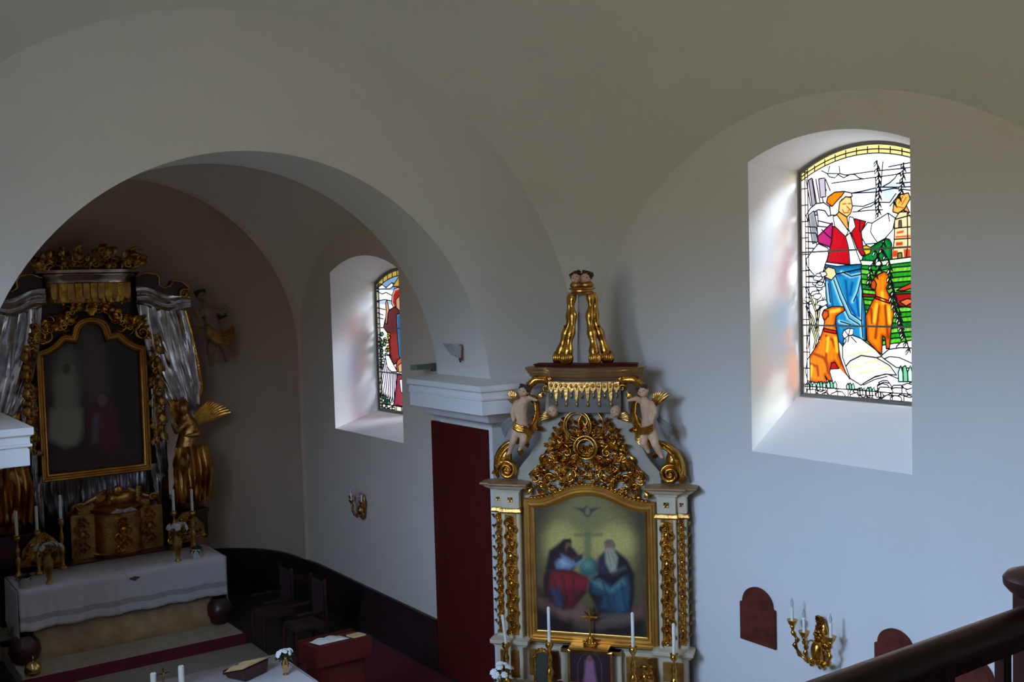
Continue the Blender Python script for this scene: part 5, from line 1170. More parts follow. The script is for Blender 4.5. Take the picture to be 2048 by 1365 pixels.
MP('silver_fringe', drape([(-.74, 2.55), (-.74, 2.05)], [(.74, 2.55), (.74, 2.05)], 15, .022, .06, n=12, hem=.26, seed=2), mat('tarnished_silver', (.30, .28, .32), .3, 1.0), angle=70)

# adoring angels: gilded figures with raised wings at the foot of the curtains
def adoring_angel(s_, label):
    t = thing('adoring_angel', label, 'statue', (MX + s_ * 1.25, MY - .22, 2.0))
    def L(x, y, z): return (s_ * (x - 1.25), y, z - 2.0)
    mb = MB()
    limb(mb, [L(1.22, 0, 2.75), L(1.30, 0, 3.05), L(1.24, -.02, 3.25)], [.16, .15, .10]); mb.ell(L(1.20, -.04, 3.40), (.085, .095, .11), 12)
    limb(mb, [L(1.24, -.03, 3.26), L(1.21, -.03, 3.34)], [.05, .045])
    limb(mb, [L(1.22, -.05, 2.72), L(1.10, -.12, 2.60), L(1.14, -.06, 2.40)], [.15, .12, .10]); limb(mb, [L(1.28, .0, 2.72), L(1.32, -.06, 2.45), L(1.40, .0, 2.26)], [.15, .12, .08])
    limb(mb, [L(1.22, -.08, 3.20), L(1.05, -.16, 3.08), L(.98, -.22, 3.20)], [.055, .045, .03]); limb(mb, [L(1.34, -.06, 3.20), L(1.36, -.20, 3.02), L(1.2, -.26, 3.02)], [.055, .045, .03])
    mb.ell(L(.975, -.23, 3.23), (.03, .025, .045), 8); mb.ell(L(1.17, -.27, 3.02), (.045, .03, .03), 8)
    mb.lathe([(.24, 2.05 - 2.0), (.26, 2.12 - 2.0), (.18, 2.4 - 2.0), (.15, 2.75 - 2.0)], c=L(1.25, 0, 2.0), n=16)
    remeshed(mb, 'body', M_OLDGOLD, t, .022, 3)
    rb = drape([(-.26, .85), (-.30, .5), (-.28, .08)], [(.24, .85), (.30, .5), (.26, .08)], 6, .045, -.19, n=18, hem=.06, seed=4); rb.build('robe', M_OLDGOLD, t, angle=70)
    hb = MB().ell(L(1.22, .0, 3.44), (.095, .10, .10), 12)
    for k in range(10): hb.ell((L(1.22, 0, 3.44)[0] + .08 * math.cos(k * .63), .02, L(1.22, 0, 3.44)[2] + .08 * math.sin(k * .63)), (.03, .03, .03), 8)
    hb.build('hair', M_OLDGOLD, t)
    w_ = wing(.66, 9, .65, .045); w_.xf(Matrix.Translation(L(1.33, .08, 3.12)) @ Matrix.Diagonal((s_, 1, 1, 1)) @ Matrix.Rotation(.02, 4, 'Y')); w_.build('wing', M_GOLD, t, angle=180)
    w_ = wing(.45, 8, .6, .05); w_.xf(Matrix.Translation(L(1.20, .10, 3.12)) @ Matrix.Diagonal((-s_, 1, 1, 1)) @ Matrix.Rotation(-.9, 4, 'Y')); w_.build('wing', M_GOLD, t, angle=180)
    MB().lathe([(.22, -.10), (.25, -.06), (.25, .02), (.27, .05), (.20, .06)], n=16).build('plinth', M_OLDGOLD, t)
adoring_angel(-1, 'gilded adoring angel left of the main altar, half hidden by the left pier'); adoring_angel(1, 'gilded adoring angel right of the dark painting, wing spread to the wall')
for s_ in (-1, 1): MP('angel_console', MB().box(min(s_ * 1.0, s_ * 1.45), max(s_ * 1.0, s_ * 1.45), -.42, .12, 1.45, 1.895).box(min(s_ * .98, s_ * 1.48), max(s_ * .98, s_ * 1.48), -.45, .12, 1.84, 1.895), M_DARKWOOD, bevel=.012)
# flying putto by the upper right of the altar
def flying(s_, label):
    t = thing('flying_putto', label, 'statue', (MX + s_ * 1.78, MY + .05, 4.55))
    def L(x, y, z): return (s_ * (x - 1.78), y, z - 4.55)
    mb = MB(); limb(mb, [L(1.85, -.02, 4.42), L(1.80, -.04, 4.62), L(1.72, -.05, 4.84)], [.12, .115, .10]); limb(mb, [L(1.70, -.05, 4.9), L(1.67, -.06, 4.99)], [.05, .045])
    limb(mb, [L(1.64, -.06, 4.86), L(1.55, -.14, 4.74), L(1.50, -.16, 4.86)], [.05, .042, .03]); limb(mb, [L(1.80, -.06, 4.86), L(1.93, -.12, 4.80), L(1.98, -.16, 4.90)], [.05, .042, .03])
    limb(mb, [L(1.80, -.03, 4.40), L(1.72, -.12, 4.22), L(1.76, -.04, 4.02)], [.09, .07, .04]); limb(mb, [L(1.92, -.03, 4.40), L(1.98, -.08, 4.22), L(2.02, .02, 4.06)], [.09, .07, .04])
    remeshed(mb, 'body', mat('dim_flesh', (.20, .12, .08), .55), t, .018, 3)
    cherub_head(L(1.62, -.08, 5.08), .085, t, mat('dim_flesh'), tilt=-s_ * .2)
    ws = MB()
    for q in (-1, 1): ws.merge(wing(.24, 6, .8, .035), Matrix.Translation(L(1.84 , .06, 4.70)) @ Matrix.Diagonal((q, 1, 1, 1)))
    ws.build('wings', M_HAIR, t, angle=180)
    sa = MB(); P = [L(1.66, -.14, 4.60), L(1.78, -.16, 4.50), L(1.92, -.13, 4.46), L(2.06, -.06, 4.52), L(2.14, 0, 4.60)]
    for k in range(4): sa.tube([(p[0], p[1] - .008 * k, p[2] - .045 * k) for p in P], [.035, .04, .04, .034, .012], n=8)
    sa.build('sash', M_OLDGOLD, t)
flying(1, 'small flying cherub on the wall right of the silver curtains, with dark wings')
MP('cherub_bracket', MB().tube([(1.45, .0, 4.6), (1.65, .03, 4.58), (1.8, .02, 4.55)], .02, n=7), M_OLDGOLD)

# table of the main altar: swelling sarcophagus front, white cloth with a lace band
TY0, TY1, TX0, TX1 = 14.40, 15.3, 2.36, 5.0
P = []
for z, k in ((.5, .06), (.62, .0), (.8, .12), (1.0, .20), (1.25, .10), (1.38, .0), (1.43, .0)):
    P.append([(TX0 + .04 + k, TY1, z), (TX0 + .04 + k, TY0 + k * .8, z), (TX0 + .3 + k, TY0 + .0 + k * .8, z), (TX1 - .3 - k, TY0 + k * .8, z), (TX1 - .04 - k, TY0 + k * .8, z), (TX1 - .04 - k, TY1, z)])
mb = MB().grid(P).add(P[-1], [tuple(range(6))])
at_ = thing('altar_table', 'sarcophagus shaped table of the main altar with ochre front, beneath the white cloth', 'altar table', (3.68, 14.8, .5))
mb.xf(Matrix.Translation((-3.68, -14.8, -.5))).build('body', mat('ochre_marbled_wood', (.46, .29, .14), .6, vary=.35, vscale=5), at_, angle=60)
for s_ in (-1, 1):
    MB().lathe([(.10, 0), (.16, .05), (.2, .16), (.17, .28), (.10, .36)], c=(s_ * 1.26, -.32, .0), n=16).build('foot', M_DARKWOOD, at_)
gd = MB().box(2.82, 4.74, 15.28, 15.95, .5, 1.46); gd.xf(Matrix.Translation((-3.68, -14.8, -.5))).build('rear_block', M_DARKWOOD, at_, bevel=.01)
def cloth(name, label, x0, x1, y0, y1, z, drop_f, drop_s, band, m=M_LINEN, wav=.02, nx=70):
    mb = MB(); P = []; mi = []
    zs = [(y1, 0), (y0 + .3, 0), (y0 + .01, 0)]
    rows = []
    for yy, dz in zs: rows.append((yy, dz, 0))
    K = 14
    for k in range(1, K + 1): t = k / K; rows.append((y0, -drop_f * t, t))
    for yy, dz, t in rows:
        row = []
        for i in range(nx + 1):
            x = x0 + (x1 - x0) * i / nx; w = wav * t * (math.sin(x * 26) + .5 * math.sin(x * 61)); row.append((x, yy - .012 * (t > 0) - abs(w) , z + dz - (.012 * t * math.sin(x * 13))))
        P.append(row)
    mb.grid(P)
    # material of the band rows
    nq = nx; 
    for r in range(len(rows) - 1):
        t = (rows[r][2] + rows[r + 1][2]) / 2
        if band[0] < t < band[1]:
            for i in range(nx): pass
    F = mb.f; M = []
    for i in range(len(P) - 1):
        t = (rows[i][2] + rows[i + 1][2]) / 2
        M += [1 if band[0] < t < band[1] else 0] * nx
    mb.mi = M
    for s_, x in ((-1, x0), (1, x1)):
        Q = []
        for k in range(0, 11):
            t = k / 10; Q.append([(x + s_ * (.012 + wav * 1.5 * t * abs(math.sin(q * 9))), y0 - .012 + (y1 - y0) * q, z - drop_s * t * (1 + .12 * math.sin(q * 12))) for q in [j / 16 for j in range(17)]])
        mb.grid(Q)
    o = mb.build(name, [m, M_LACE], None, angle=60); so = o.modifiers.new('s', 'SOLIDIFY'); so.thickness = .005; so.offset = 1; tag(o, label, 'altar cloth'); return o
cloth('altar_cloth', 'long white cloth with a lace band hanging over the main altar table', TX0, TX1 + .02, TY0, 15.26, 1.445, .52, .62, (.62, .76))
mb = MB().tube([(3.72 + .12 * math.cos(a), 14.62 + .05 * math.sin(a), 1.452) for a in np.linspace(0, 2 * PI, 24)], .004, n=5); tag(mb.build('embroidered_ring', M_LACE), 'dark oval ring lying in the middle of the main altar cloth', 'ring')
mb = MB().ell((3.78, TY0 - .036, 1.36), (.035, .006, .03), 10)
for s_ in (-1, 1): mb.merge(leaf(.09, .02, .1, 2, relief=.1), Matrix.Translation((3.78, TY0 - .032, 1.36)) @ Matrix.Rotation(s_ * 1.5, 4, 'Y'))
tag(mb.build('cloth_emblem', mat('dark_embroidery', (.10, .06, .05), .9)), 'small dark embroidered emblem on the front of the main altar cloth', 'embroidery')
# tabernacle
tb = thing('tabernacle', 'gilded tabernacle with a rounded door in the middle of the main altar', 'tabernacle', (3.86, 15.62, 1.46))
MB().box(-.60, .66, -.10, .25, 0, .62).box(-.50, .50, -.06, .25, .62, .72).build('body', M_OLDGOLD, tb, bevel=.015)
P = []
for z, r in ((0, .33), (.04, .35), (.06, .32), (.60, .32), (.63, .35), (.67, .37), (.70, .30)):
    P.append([(.03 + r * math.cos(a), -.08 - r * .75 * math.sin(a), z) for a in np.linspace(0, PI, 24)])
MB().grid(P).add(P[-1], [tuple(range(24))]).build('rounded_front', M_OLDGOLD, tb, angle=30)
mb = MB().merge(relief_strip(MB(), .03, .06, .58, .20, -.34, 5, 1.4)); mb.ell((.03, -.34, .30), (.05, .03, .17), 12).ell((.03, -.36, .50), (.035, .03, .04), 10); mb.build('door_relief', M_GOLD, tb, angle=180)
for s_ in (-1, 1):
    relief_strip(MB(), s_ * .46, .04, .60, .16, -.115, 9 + s_, 1.2).build('side_relief', M_OLDGOLD, tb, angle=180)
    mb = MB().tube([(.03 + s_ * .62, -.02, .62), (.03 + s_ * .56, -.05, .74), (.03 + s_ * .42, -.06, .76), (.03 + s_ * .30, -.08, .82), (.03 + s_ * .15, -.1, .92)], [.03, .035, .03, .035, .02], n=8); mb.merge(scroll(.05, 1.3, .018, .08), M2(.03 + s_ * .50, -.08, .74, 1, 1, s_)); mb.build('scroll_top', M_OLDGOLD, tb, angle=180)
mb = MB()
for k in range(14): mb.merge(leaf(.13, .045, .5), M2(.03 + .26 * math.cos(k * 2.1), -.16, .80 + .08 * math.sin(k * 3.7), -.8 * math.cos(k * 2.1)))
mb.ell((.03, -.15, .90), (.07, .05, .08), 10).box(-.25, .31, -.14, .1, .70, .86); mb.build('top_ornament', M_OLDGOLD, tb, angle=180)
dv = MB().ell((.03, -.44, .66), (.035, .05, .03), 10).merge(wing(.17, 5, .3, .022), Matrix.Translation((.04, -.43, .65)) @ Matrix.Rotation(.25, 4, 'Y')).merge(wing(.17, 5, .3, .022), Matrix.Translation((.02, -.43, .65)) @ Matrix.Diagonal((-1, 1, 1, 1)) @ Matrix.Rotation(.25, 4, 'Y')); dv.build('dove', mat('dull_white_paint', (.42, .36, .33), .6), tb, angle=180)
# reliquary boards with gilded leaves flanking the tabernacle
def floral_board(x, label):
    t = thing('flanking_relief', label, 'altar ornament', (x, 15.55, 1.464)); rgb = random.Random(int(x * 100))
    MB().prism([(-.28, 0), (.28, 0), (.26, .22), (.16, .34), (.05, .44), (-.05, .44), (-.16, .34), (-.26, .22)], -.02, .03).build('board', M_OLDGOLD, t, bevel=.005)
    mb = MB()
    for k in range(34):
        px_, pz_ = rgb.uniform(-.25, .25), rgb.uniform(.02, .38)
        if abs(px_) > .28 - pz_ * .5: continue
        mb.merge(leaf(rgb.uniform(.06, .12), .03, .6), M2(px_, -.03, pz_, rgb.uniform(-2, 2)))
        if k % 3 == 0: mb.merge(scroll(.03, 1.2, .012, .06), M2(px_, -.04, pz_, rgb.uniform(0, 6)))
    mb.build('gilded_leaves', M_GOLD, t, angle=180)
floral_board(2.88, 'gilded leaf relief standing left of the tabernacle'); floral_board(4.86, 'gilded leaf relief standing right of the tabernacle')
# candlesticks on the main altar
for (px, py0, py1, Y, lb, ln) in ((T9(115, 0)[0], T9(0, 690)[1], T9(0, 862)[1], 15.15, 'leftmost candlestick on the main altar, tall thin candle', 0), (T9(253, 0)[0], T9(0, 655)[1], T9(0, 822)[1], 15.1, 'second candlestick from the left on the main altar', 0),
                              (T9(415, 0)[0], T9(0, 580)[1], T9(0, 745)[1], 15.2, 'candlestick next to the left side of the tabernacle', 0), (T9(1185, 0)[0], T9(0, 540)[1], T9(0, 690)[1], 15.2, 'candlestick behind the right flower vase of the main altar', 0), (T9(1312, 0)[0], T9(0, 540)[1], T9(0, 690)[1], 15.15, 'rightmost candlestick on the main altar, near the white pot', 0)):
    a, b = onY(px, py0, Y), onY(px, py1, Y); candlestick('candlestick', lb, (b[0], Y, 1.453), b[2] - 1.463, a[2] - b[2], r=.02, group='candlesticks on the main altar', m=M_OLDGOLD)
# vases and pots
def at_z(px, py, z): p = onZ(px, py, z); return (p[0], p[1], z)
M_PETALD = mat('ivory_petals', (.55, .54, .47), .7)
x, y, z = at_z(*T9(335, 1188), 1.453); bouquet('flower_vase', 'slim brass vase of white flowers on the left of the main altar', (x, y, z), .17, 12, M_PETALD, .42, .065, M_OLDGOLD, 11, .35, big=.045)
x, y, z = at_z(*T9(1215, 1034), 1.453); bouquet('flower_vase', 'slim brass vase of white flowers on the right of the main altar', (x, y, z), .17, 12, M_PETALD, .42, .065, M_OLDGOLD, 14, .35, big=.045)
def pot(px, py, label, seed):
    x, y, z = at_z(px, py, 1.453); t = thing('potted_plant', label, 'potted plant', (x, y, z)); rg = random.Random(seed)
    MB().lathe([(.055, 0), (.06, .005), (.08, .12), (.085, .13), (.07, .13), (.06, .11)], n=18).build('pot', M_LINEN, t)
    mb = MB()
    for k in range(26): mb.merge(leaf(rg.uniform(.08, .14), .03, .7, 2), Matrix.Translation((0, 0, .12)) @ Matrix.Rotation(k * 2.4, 4, 'Z') @ Matrix.Rotation(rg.uniform(.4, 1.3), 4, 'X'))
    mb.build('foliage', M_LEAF, t, angle=180)
pot(*T9(165, 1215), 'low plant in a white pot at the left end of the main altar', 1); pot(*T9(1345, 1010), 'low plant in a white pot at the right end of the main altar', 2)

# steps and floor of the chancel
struct(MB().box(2.28, 5.04, 13.86, 15.6, .32, .5).box(2.0, 5.4, 15.3, 16.4, .32, .5).build('floor_platform', M_CARPET, bevel=.006))
struct(MB().box(2.25, 5.07, 13.835, 13.862, .32, .49).box(5.04, 5.065, 13.84, 15.3, .32, .49).build('trim_7', M_REDCARPET))
rn = MB().box(1.9, 5.14, 12.9, 13.83, .32, .345).build('carpet_runner', mat('grey_beige_carpet', (.28, .235, .18), .95, bump=.3, bscale=80, vary=.15, vscale=6), bevel=.004); tag(rn, 'grey beige runner on the floor in front of the main altar step', 'carpet')
rc = MB().box(1.45, 6.55, 10.4, 12.88, .32, .335).build('floor_carpet', M_REDCARPET, bevel=.004); tag(rc, 'dark red carpet covering the front of the chancel floor', 'carpet')
# altar bells with a domed top
x, y, z = at_z(*T10(185, 800), .502); t = thing('altar_bell', 'small round brass altar bell on the carpet step, left of the altar', 'bell', (x, y, z))
MB().lathe([(.10, .03), (.105, .05), (.09, .11), (.05, .15), (.01, .16)], n=20).build('dome', M_BRASS, t); MB().lathe([(.01, .155), (.008, .19), (.02, .2), (.015, .225), (.002, .23)], n=12).build('handle', M_BRASS, t)
for k in range(3): MB().lathe([(.012, 0), (.014, .015), (.01, .04)], c=(.07 * math.cos(k * 2.1), .07 * math.sin(k * 2.1), 0), n=10).build('foot', M_DARKWOOD, t)

# ---------------------------------------------------------------- people's altar and ambo
ta = thing('free_standing_altar', 'free standing altar table below the chancel arch, mostly under a white cloth', 'altar table', (3.3, 9.95, -.3))
MB().box(-.72, .72, -.38, .38, 0, 1.56).build('base', M_WHITEWOOD, ta, bevel=.01); MB().box(-.84, .84, -.50, .50, 1.56, 1.61).build('table_top', M_WHITEWOOD, ta, bevel=.01)
mb = MB().box(2.44, 4.16, 9.43, 10.47, 1.313, 1.319); P = []
o = cloth('altar_cloth', 'bluish white cloth spread over the free standing altar in the foreground', 2.44, 4.16, 9.43, 10.47, 1.317, .30, .30, (2, 3))
def at32(px, py): p = onZ(px, py, 1.322); return (p[0], p[1], 1.324)
for (q0, q1, lb) in ((T10(850, 790), T10(850, 850), 'thick white candle left of the dark crucifix, foreground altar'), (T10(1003, 750), T10(1005, 838), 'thick white candle right of the dark crucifix, foreground altar')):
    p = onZ(q1[0] + .5, q1[1] + 14, 1.324); top = onY(q0[0], q0[1], p[1]); h = top[2] - 1.334
    t = thing('altar_candle', lb, 'candle', (p[0], p[1], 1.324), 0, 'thick candles on the foreground altar'); r_ = .028
    MB().lathe([(.034, 0), (.037, .008), (.034, .012), (.03, .014)], n=18).build('dish', M_BRASS, t)
    c = MB().lathe([(r_, .012), (r_, h), (r_ * .8, h + .004), (r_ * .6, h - .008), (.003, h - .01)], n=20).build('candle', M_WAX, t); MB().tube([(0, 0, h - .01), (.002, 0, h + .012)], .002, n=5).build('wick', M_BLACK, c)
    ct = (p, h)
p = onZ(*[a + b for a, b in zip(T10(906, 840), (0, 12))], 1.324); t = thing('small_crucifix', 'small dark crucifix between the two thick candles of the foreground altar', 'crucifix', (p[0], p[1], 1.324))
tz = onY(*T10(906, 765), p[1])[2] - 1.324
MB().box(-.05, .05, -.035, .035, 0, .02).box(-.035, .035, -.025, .025, .02, .035).build('foot', M_DARKWOOD, t, bevel=.003); MB().box(-.008, .008, -.006, .006, .03, tz).box(-.06, .06, -.006, .006, tz * .66, tz * .66 + .016).build('cross', M_DARKWOOD, t)
mb = MB(); limb(mb, [(0, -.012, tz * .25), (0, -.016, tz * .45), (0, -.016, tz * .64)], [.006, .009, .011]); mb.ell((0, -.02, tz * .72), (.01, .01, .012), 8); limb(mb, [(-.05, -.012, tz * .70), (0, -.014, tz * .63), (.05, -.012, tz * .70)], [.005, .007, .005]); mb.build('corpus', M_OLDGOLD, t)
# book on its stand
p = at32(*T10(1370, 806)); t = thing('missal_stand', 'dark wooden bookstand on the foreground altar', 'book stand', p, .45 + PI)
MB().add([(-.15, -.12, 0), (.15, -.12, 0), (.15, .12, 0), (-.15, .12, 0), (-.17, -.15, .05), (.17, -.15, .05), (.17, .13, .13), (-.17, .13, .13)], [(0, 1, 2, 3), (4, 5, 6, 7), (0, 1, 5, 4), (1, 2, 6, 5), (2, 3, 7, 6), (3, 0, 4, 7)]).build('wedge', M_DARKWOOD, t, bevel=.006, smooth=False)
MB().box(-.17, .17, -.165, -.15, .03, .075).build('ledge', M_DARKWOOD, t, bevel=.003)
def open_book(name, label, loc, rz, tilt, W, D, m, cat='book'):
    t = thing(name, label, cat, loc, rz); t.rotation_euler = (tilt, 0, rz)
    MB().box(-W - .006, W + .006, -D - .006, D + .006, 0, .006).build('cover', M_OXBLOOD, t)
    for s_ in (-1, 1):
        P = []
        for i in range(9):
            u = i / 8; P.append([(s_ * W * u, v, .008 + .022 * math.sin(PI * min(1, u * 1.1 + .12)) ** .7) for v in (-D, 0, D)])
        Q = [[(x_, y_, .006) for x_, y_, z_ in r] for r in P]
        MB().grid(P).grid(Q).add([P[-1][0], P[-1][2], Q[-1][2], Q[-1][0]], [(0, 1, 2, 3)]).add([r[0] for r in P] + [r[0] for r in Q[::-1]], [tuple(range(18))]).add([r[2] for r in P] + [r[2] for r in Q[::-1]], [tuple(range(18))]).build('page_block', m, t, angle=50)
open_book('open_missal', 'open book with yellowed pages lying on the bookstand of the foreground altar', (p[0] + .0, p[1] + .0, p[2] + .098), .45 + PI, math.atan2(.08, .28), .19, .13, M_YPAPER)
x, y, z = at32(*T10(1580, 806)); bouquet('flower_vase', 'brass vase with compact white flowers at the right end of the foreground altar', (x, y, z), .085, 14, M_PETAL, .19, .038, M_BRASS, 17, .5, big=.026)
# ambo
am = thing('ambo', 'oxblood wooden reading desk with sloping top in the chancel arch', 'lectern', (4.72, 10.1, .335))
MB().box(-.27, .27, -.02, .30, 0, .92).build('body', M_OXBLOOD, am, bevel=.012)
MB().add([(-.32, -.10, .90), (.32, -.10, .90), (.32, .36, .90), (-.32, .36, .90), (-.32, -.10, 1.12), (.32, -.10, 1.12), (.32, .36, 1.05), (-.32, .36, 1.05)], [(0, 1, 2, 3), (4, 5, 6, 7), (0, 1, 5, 4), (1, 2, 6, 5), (2, 3, 7, 6), (3, 0, 4, 7)]).build('desk_top', M_OXBLOOD, am, smooth=False, bevel=.006)
MB().box(-.32, .32, .36, .385, 1.0, 1.075).build('book_ledge', M_OXBLOOD, am, bevel=.004)
# ================================================================ WALL FITTINGS, CHAIRS AND THE GALLERY RAIL
open_book('open_lectionary', 'open white paged book on the sloping top of the oxblood reading desk', (4.64, 10.20, .335 + 1.092), .0, -math.atan2(.07, .46), .17, .13, M_PAPER)
t = thing('closed_booklet', 'small yellow booklet beside the open book on the reading desk', 'book', (4.93, 10.16, .335 + 1.096)); t.rotation_euler = (-math.atan2(.07, .46), 0, 0)
MB().box(-.07, .07, -.09, .09, 0, .012).build('page_block', M_YPAPER, t); MB().box(-.073, .073, -.093, .093, .012, .015).build('cover', M_YPAPER, t)
# dark chairs by the wainscot behind the reading desk
def chair(loc, rz, label):
    t = thing('priest_chair', label, 'chair', loc, rz, 'dark chairs in the gloom of the chancel')
    MB().box(-.22, .22, -.22, .22, .42, .48).build('seat', mat('dark_red_upholstery', (.03, .006, .008), .85), t, bevel=.02)
    MB().box(-.22, .22, .19, .23, .55, 1.0).build('backrest', mat('dark_red_upholstery'), t, bevel=.015)
    for sx in (-1, 1):
        MB().lathe([(.016, 0), (.02, .1), (.026, .38), (.022, .42)], c=(sx * .2, -.2, 0), n=10).build('leg', M_DARKWOOD, t)
        MB().box(sx * .2 - .018, sx * .2 + .018, .19, .225, 0, 1.05).build('leg', M_DARKWOOD, t, bevel=.004)
        MB().box(sx * .225 - .02, sx * .225 + .02, -.2, .2, .64, .67).build('armrest', M_DARKWOOD, t, bevel=.008)
_p = onZ(548, 1290, .34); chair((_p[0], _p[1], .337), -PI / 2, 'dark chair behind the reading desk, the one nearer the altar step'); _p = onZ(612, 1318, .34); chair((_p[0], _p[1], .337), -PI / 2, 'dark chair just behind the reading desk')
# station plaques
def plaque(p0, p1, top, label):
    a = onX(*p0, XR - .03); b = onX(*p1, XR - .03); tz = onX(*top, XR - .03)[2]; w = abs(a[1] - b[1]) / 2; cy = (a[1] + b[1]) / 2; zb = (a[2] + b[2]) / 2; h = tz - zb
    t = thing('station_plaque', label, 'wall plaque', (XR - .001, cy, zb), -PI / 2, 'arched wooden plaques on the right wall')
    hs = h - w * .80; r = w * .86; k = r / (w * .80) if False else 1
    pts = [(-w, 0), (w, 0), (w, hs), (r, hs + .006)] + [(r * math.cos(PI * i / 20), hs + .01 + (h - hs - .01) * math.sin(PI * i / 20)) for i in range(1, 20)] + [(-r, hs + .006), (-w, hs)]
    MB().prism(pts, -.03, 0).build('board', M_PLAQUE, t, bevel=.004, smooth=False)
    pts2 = [(x * .86, (z - h / 2) * .88 + h / 2) for x, z in pts]
    MB().prism(pts2, -.034, -.028).build('relief_panel', M_PLAQUE, t, bevel=.002, smooth=False)
def T11(x, y): return (1440 + x / 3.368, 1130 + y / 3.368)
plaque(T11(135, 497), T11(372, 577), T11(218, 148), 'arched brown wooden plaque left of the gilded wall sconce')
plaque(T11(1040, 790), T11(1320, 880), T11(1165, 434), 'arched brown wooden plaque right of the wall sconce, cut by the rail')
plaque(T11(1508, 980), T11(1870, 1080), T11(1640, 600), 'arched brown wooden plaque seen beneath the gallery handrail')
# gilded wall sconce with three electric candles
def sconce(loc, rz, label, sc=1.0, m=M_GOLD, lit=True):
    t = thing('wall_sconce', label, 'wall sconce', loc, rz, None); t.scale = (sc, sc, sc)
    mb = MB().ell((0, -.03, .0), (.075, .035, .17), 16); rg = random.Random(3)
    for k in range(16):
        a = k * .393; mb.merge(leaf(.10, .032, .6), M2(.05 * math.cos(a), -.045, .12 * math.sin(a), -a + PI / 2))
    mb.merge(rosette(.045), M2(0, -.08, .05)); mb.merge(leaf(.13, .05, .3), M2(0, -.05, .12)); mb.merge(leaf(.12, .05, .3), M2(0, -.05, -.12, PI)); mb.ell((0, -.09, -.09), (.06, .05, .09), 12); mb.ell((0, -.07, -.17), (.04, .04, .05), 10); mb.merge(scroll(.04, 1.3, .012, .08), M2(.04, -.07, -.08, 2)); mb.merge(scroll(.04, 1.3, .012, .08), M2(-.04, -.07, -.08, -2, 1, -1))
    mb.ell((0, -.05, -.22), (.025, .025, .035), 10)
    mb.build('back_plate', m, t, angle=180)
    for (dx, dy, dz) in ((-.20, -.16, .10), (0, -.25, .07), (.20, -.16, .06)):
        P = [(0, -.05, -.10), (dx * .35, -.05 + dy * .4, -.19), (dx * .75, dy * .8, -.15), (dx * .92, dy * .95, -.07), (dx * .80, dy * .9, -.02), (dx * .98, dy, dz * .4), (dx, dy, dz)]
        Q = [Vector(p) for p in P]; R_ = []
        for i in range(len(Q) - 1):
            for k in range(4): R_.append(tuple(Q[i].lerp(Q[i + 1], k / 4)))
        R_.append(tuple(Q[-1])); ar = MB().tube(R_, [.017 + .006 * math.sin(i * 1.7) for i in range(len(R_))], n=8)
        ar.merge(leaf(.07, .022, .6), M2(dx * .55, dy * .6 - .012, -.17, 1.2 if dx > 0 else -1.2)); ar.ell(P[3], (.018, .018, .018), 8); ar.ell(P[2], (.016, .016, .016), 8)
        a_ = ar.build('arm', m, t, angle=180)
        MB().lathe([(.008, dz - .01), (.024, dz), (.034, dz + .012), (.044, dz + .04), (.047, dz + .045), (.018, dz + .038)], c=(dx, dy, 0), n=16).build('drip_cup', m, t)
        MB().lathe([(.013, dz + .035), (.013, dz + .155), (.006, dz + .158)], c=(dx, dy, 0), n=14).build('candle_sleeve', M_WAX, t)
        MB().lathe([(.007, dz + .155), (.013, dz + .18), (.011, dz + .20), (.002, dz + .235)], c=(dx, dy, 0), n=14).build('bulb', mat('clear_glass_bulb', (.8, .82, .85), .05, trans=.8, alpha=.6), t)
    return t
p = onX(1648, 1278, XR); sconce((XR - .001, p[1], p[2]), -PI / 2, 'gilded three armed candle sconce between two arched wooden plaques', 1.12)
p = onX(730, 1010, XA1); sconce((XA1 - .001, p[1], p[2]), -PI / 2, 'small dim sconce on the chancel wall under the narrow window', .82, M_OLDGOLD)
# uplights on the cornice, hook in the wall
t = thing('glass_uplight', 'clear wedge shaped glass lamp on the inner face of the arch pier', 'wall lamp')
p = onX(*(800 + 700 / 5.686, 620 + 500 / 5.686), 6.555); t.location = (p[0], p[1], p[2]); t.rotation_euler = (0, 0, -PI / 2)
MB().box(-.022, .022, -.03, 0, -.08, .11).build('bracket', mat('reddish_copper', (.25, .08, .05), .45, .6), t, bevel=.004)
mb = MB().add([(-.06, -.028, .10), (.06, -.028, .10), (.03, -.028, -.05), (-.03, -.028, -.05), (-.10, -.20, .13), (.10, -.20, .13), (.06, -.12, .0), (-.06, -.12, .0)], [(0, 1, 2, 3), (4, 5, 6, 7), (0, 1, 5, 4), (1, 2, 6, 5), (2, 3, 7, 6), (3, 0, 4, 7)]); mb.build('glass_shade', M_GLASSWHITE, t, bevel=.004, smooth=False)
MB().ell((0, -.02, -.09), (.012, .012, .012), 8).build('screw', M_BLACK, t)
p = onX(*(800 + 400 / 5.686, 620 + 650 / 5.686), XA1); t = thing('green_uplight', 'flat dark green glass lamp on the chancel wall above the cornice', 'wall lamp', (p[0], p[1], p[2]), -PI / 2)
MB().box(-.03, .03, -.05, 0, -.05, .05).build('bracket', M_GREENGLASS, t, bevel=.006)
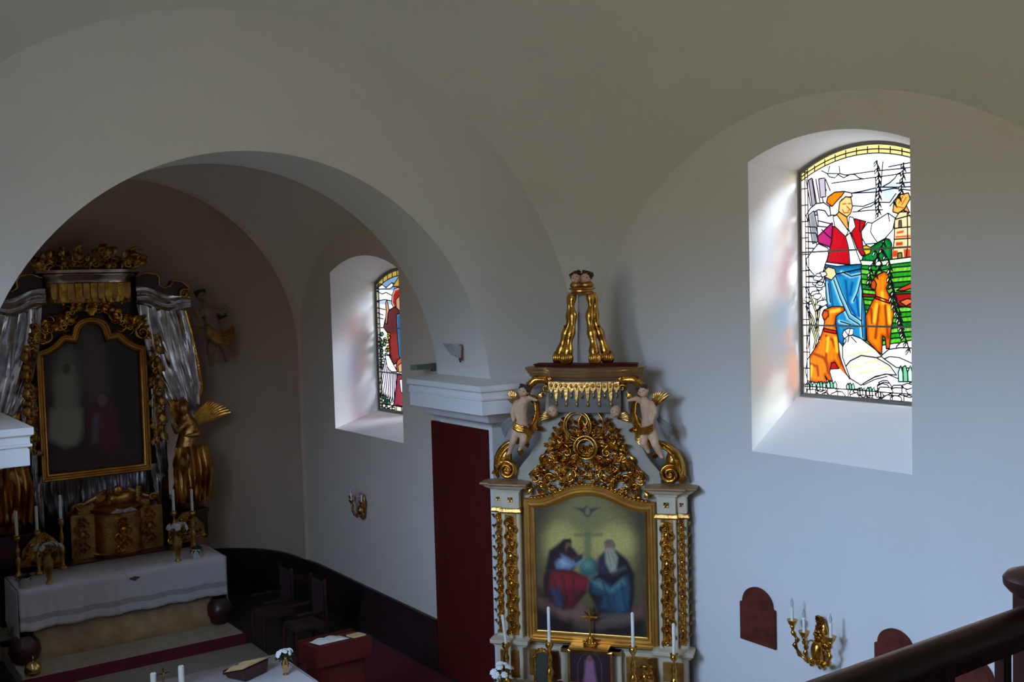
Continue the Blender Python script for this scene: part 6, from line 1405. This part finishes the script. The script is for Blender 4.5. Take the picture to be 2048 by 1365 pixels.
MB().prism([(-.05, -.03), (.05, -.03), (.04, -.28), (-.02, -.34), (-.06, -.2)], -.02, .045, fr=lambda a, d, z: (a, z, d)).build('glass_shade', M_GREENGLASS, t, bevel=.004, smooth=False)
p = onX(870, 651, XA1); t = thing('wall_hook', 'small dark iron hook high on the arch above the cornice', 'hook', (p[0], p[1], p[2]), -PI / 2)
MB().tube([(0, 0, 0), (0, -.05, .0), (0, -.08, .01), (0, -.085, .03)], .009, n=8).build('shank', M_BLACK, t); MB().lathe([(.02, 0), (.02, -.006)], n=12, axis='y').build('plate', M_BLACK, t)

# gallery handrail close to the camera
RY = 1.03
gr = thing('gallery_railing', 'dark wooden gallery railing with thick handrail close to the camera', 'railing', (2.0, RY, 3.5))
x0, x1 = -.2, 4.2
MB().prism([(-.052, .0), (.0, .0), (.003, .008), (-.002, .024), (-.008, .036), (-.018, .044), (-.034, .044), (-.046, .036), (-.052, .024), (-.056, .008)], x0 - 2.0, x1 - 2.0, fr=lambda a, d, z: (d, a, z + .972)).build('handrail', M_DARKWOOD, gr, angle=50)
MB().prism([(-.044, -.022), (-.008, -.022), (-.008, 0), (-.044, 0)], x0 - 2.0, x1 - 2.0, fr=lambda a, d, z: (d, a, z + .972)).build('under_rail', M_DARKWOOD, gr, bevel=.003)
MB().box(x0 - 2, x1 - 2, -.045, -.005, .06, .10).build('bottom_rail', M_DARKWOOD, gr, bevel=.004)
xq = onY(2006, 1335, RY - .026)[0]
nx_ = onY(2074, 1165, RY - .026)
for k in range(-13, 14):
    xb = xq + k * .165
    if abs(xb - nx_[0]) < .045 or not x0 < xb < x1: continue
    MB().box(xb - 2.0 - .0105, xb - 2.0 + .0105, -.037, -.015, .10, .951).build('baluster', M_DARKWOOD, gr, bevel=.003)
NPX, NPZ = nx_[0] - 2.0, nx_[2] - 3.5
MB().box(NPX - .030, NPX + .030, -.056, .004, 0, NPZ - .015).build('newel_post', M_DARKWOOD, gr, bevel=.004)
MB().lathe([(.032, -.026), (.045, -.018), (.055, -.006), (.056, .006), (.048, .016), (.03, .022), (.01, .024)], c=(NPX, -.026, NPZ), n=24).build('newel_cap', M_DARKWOOD, gr)
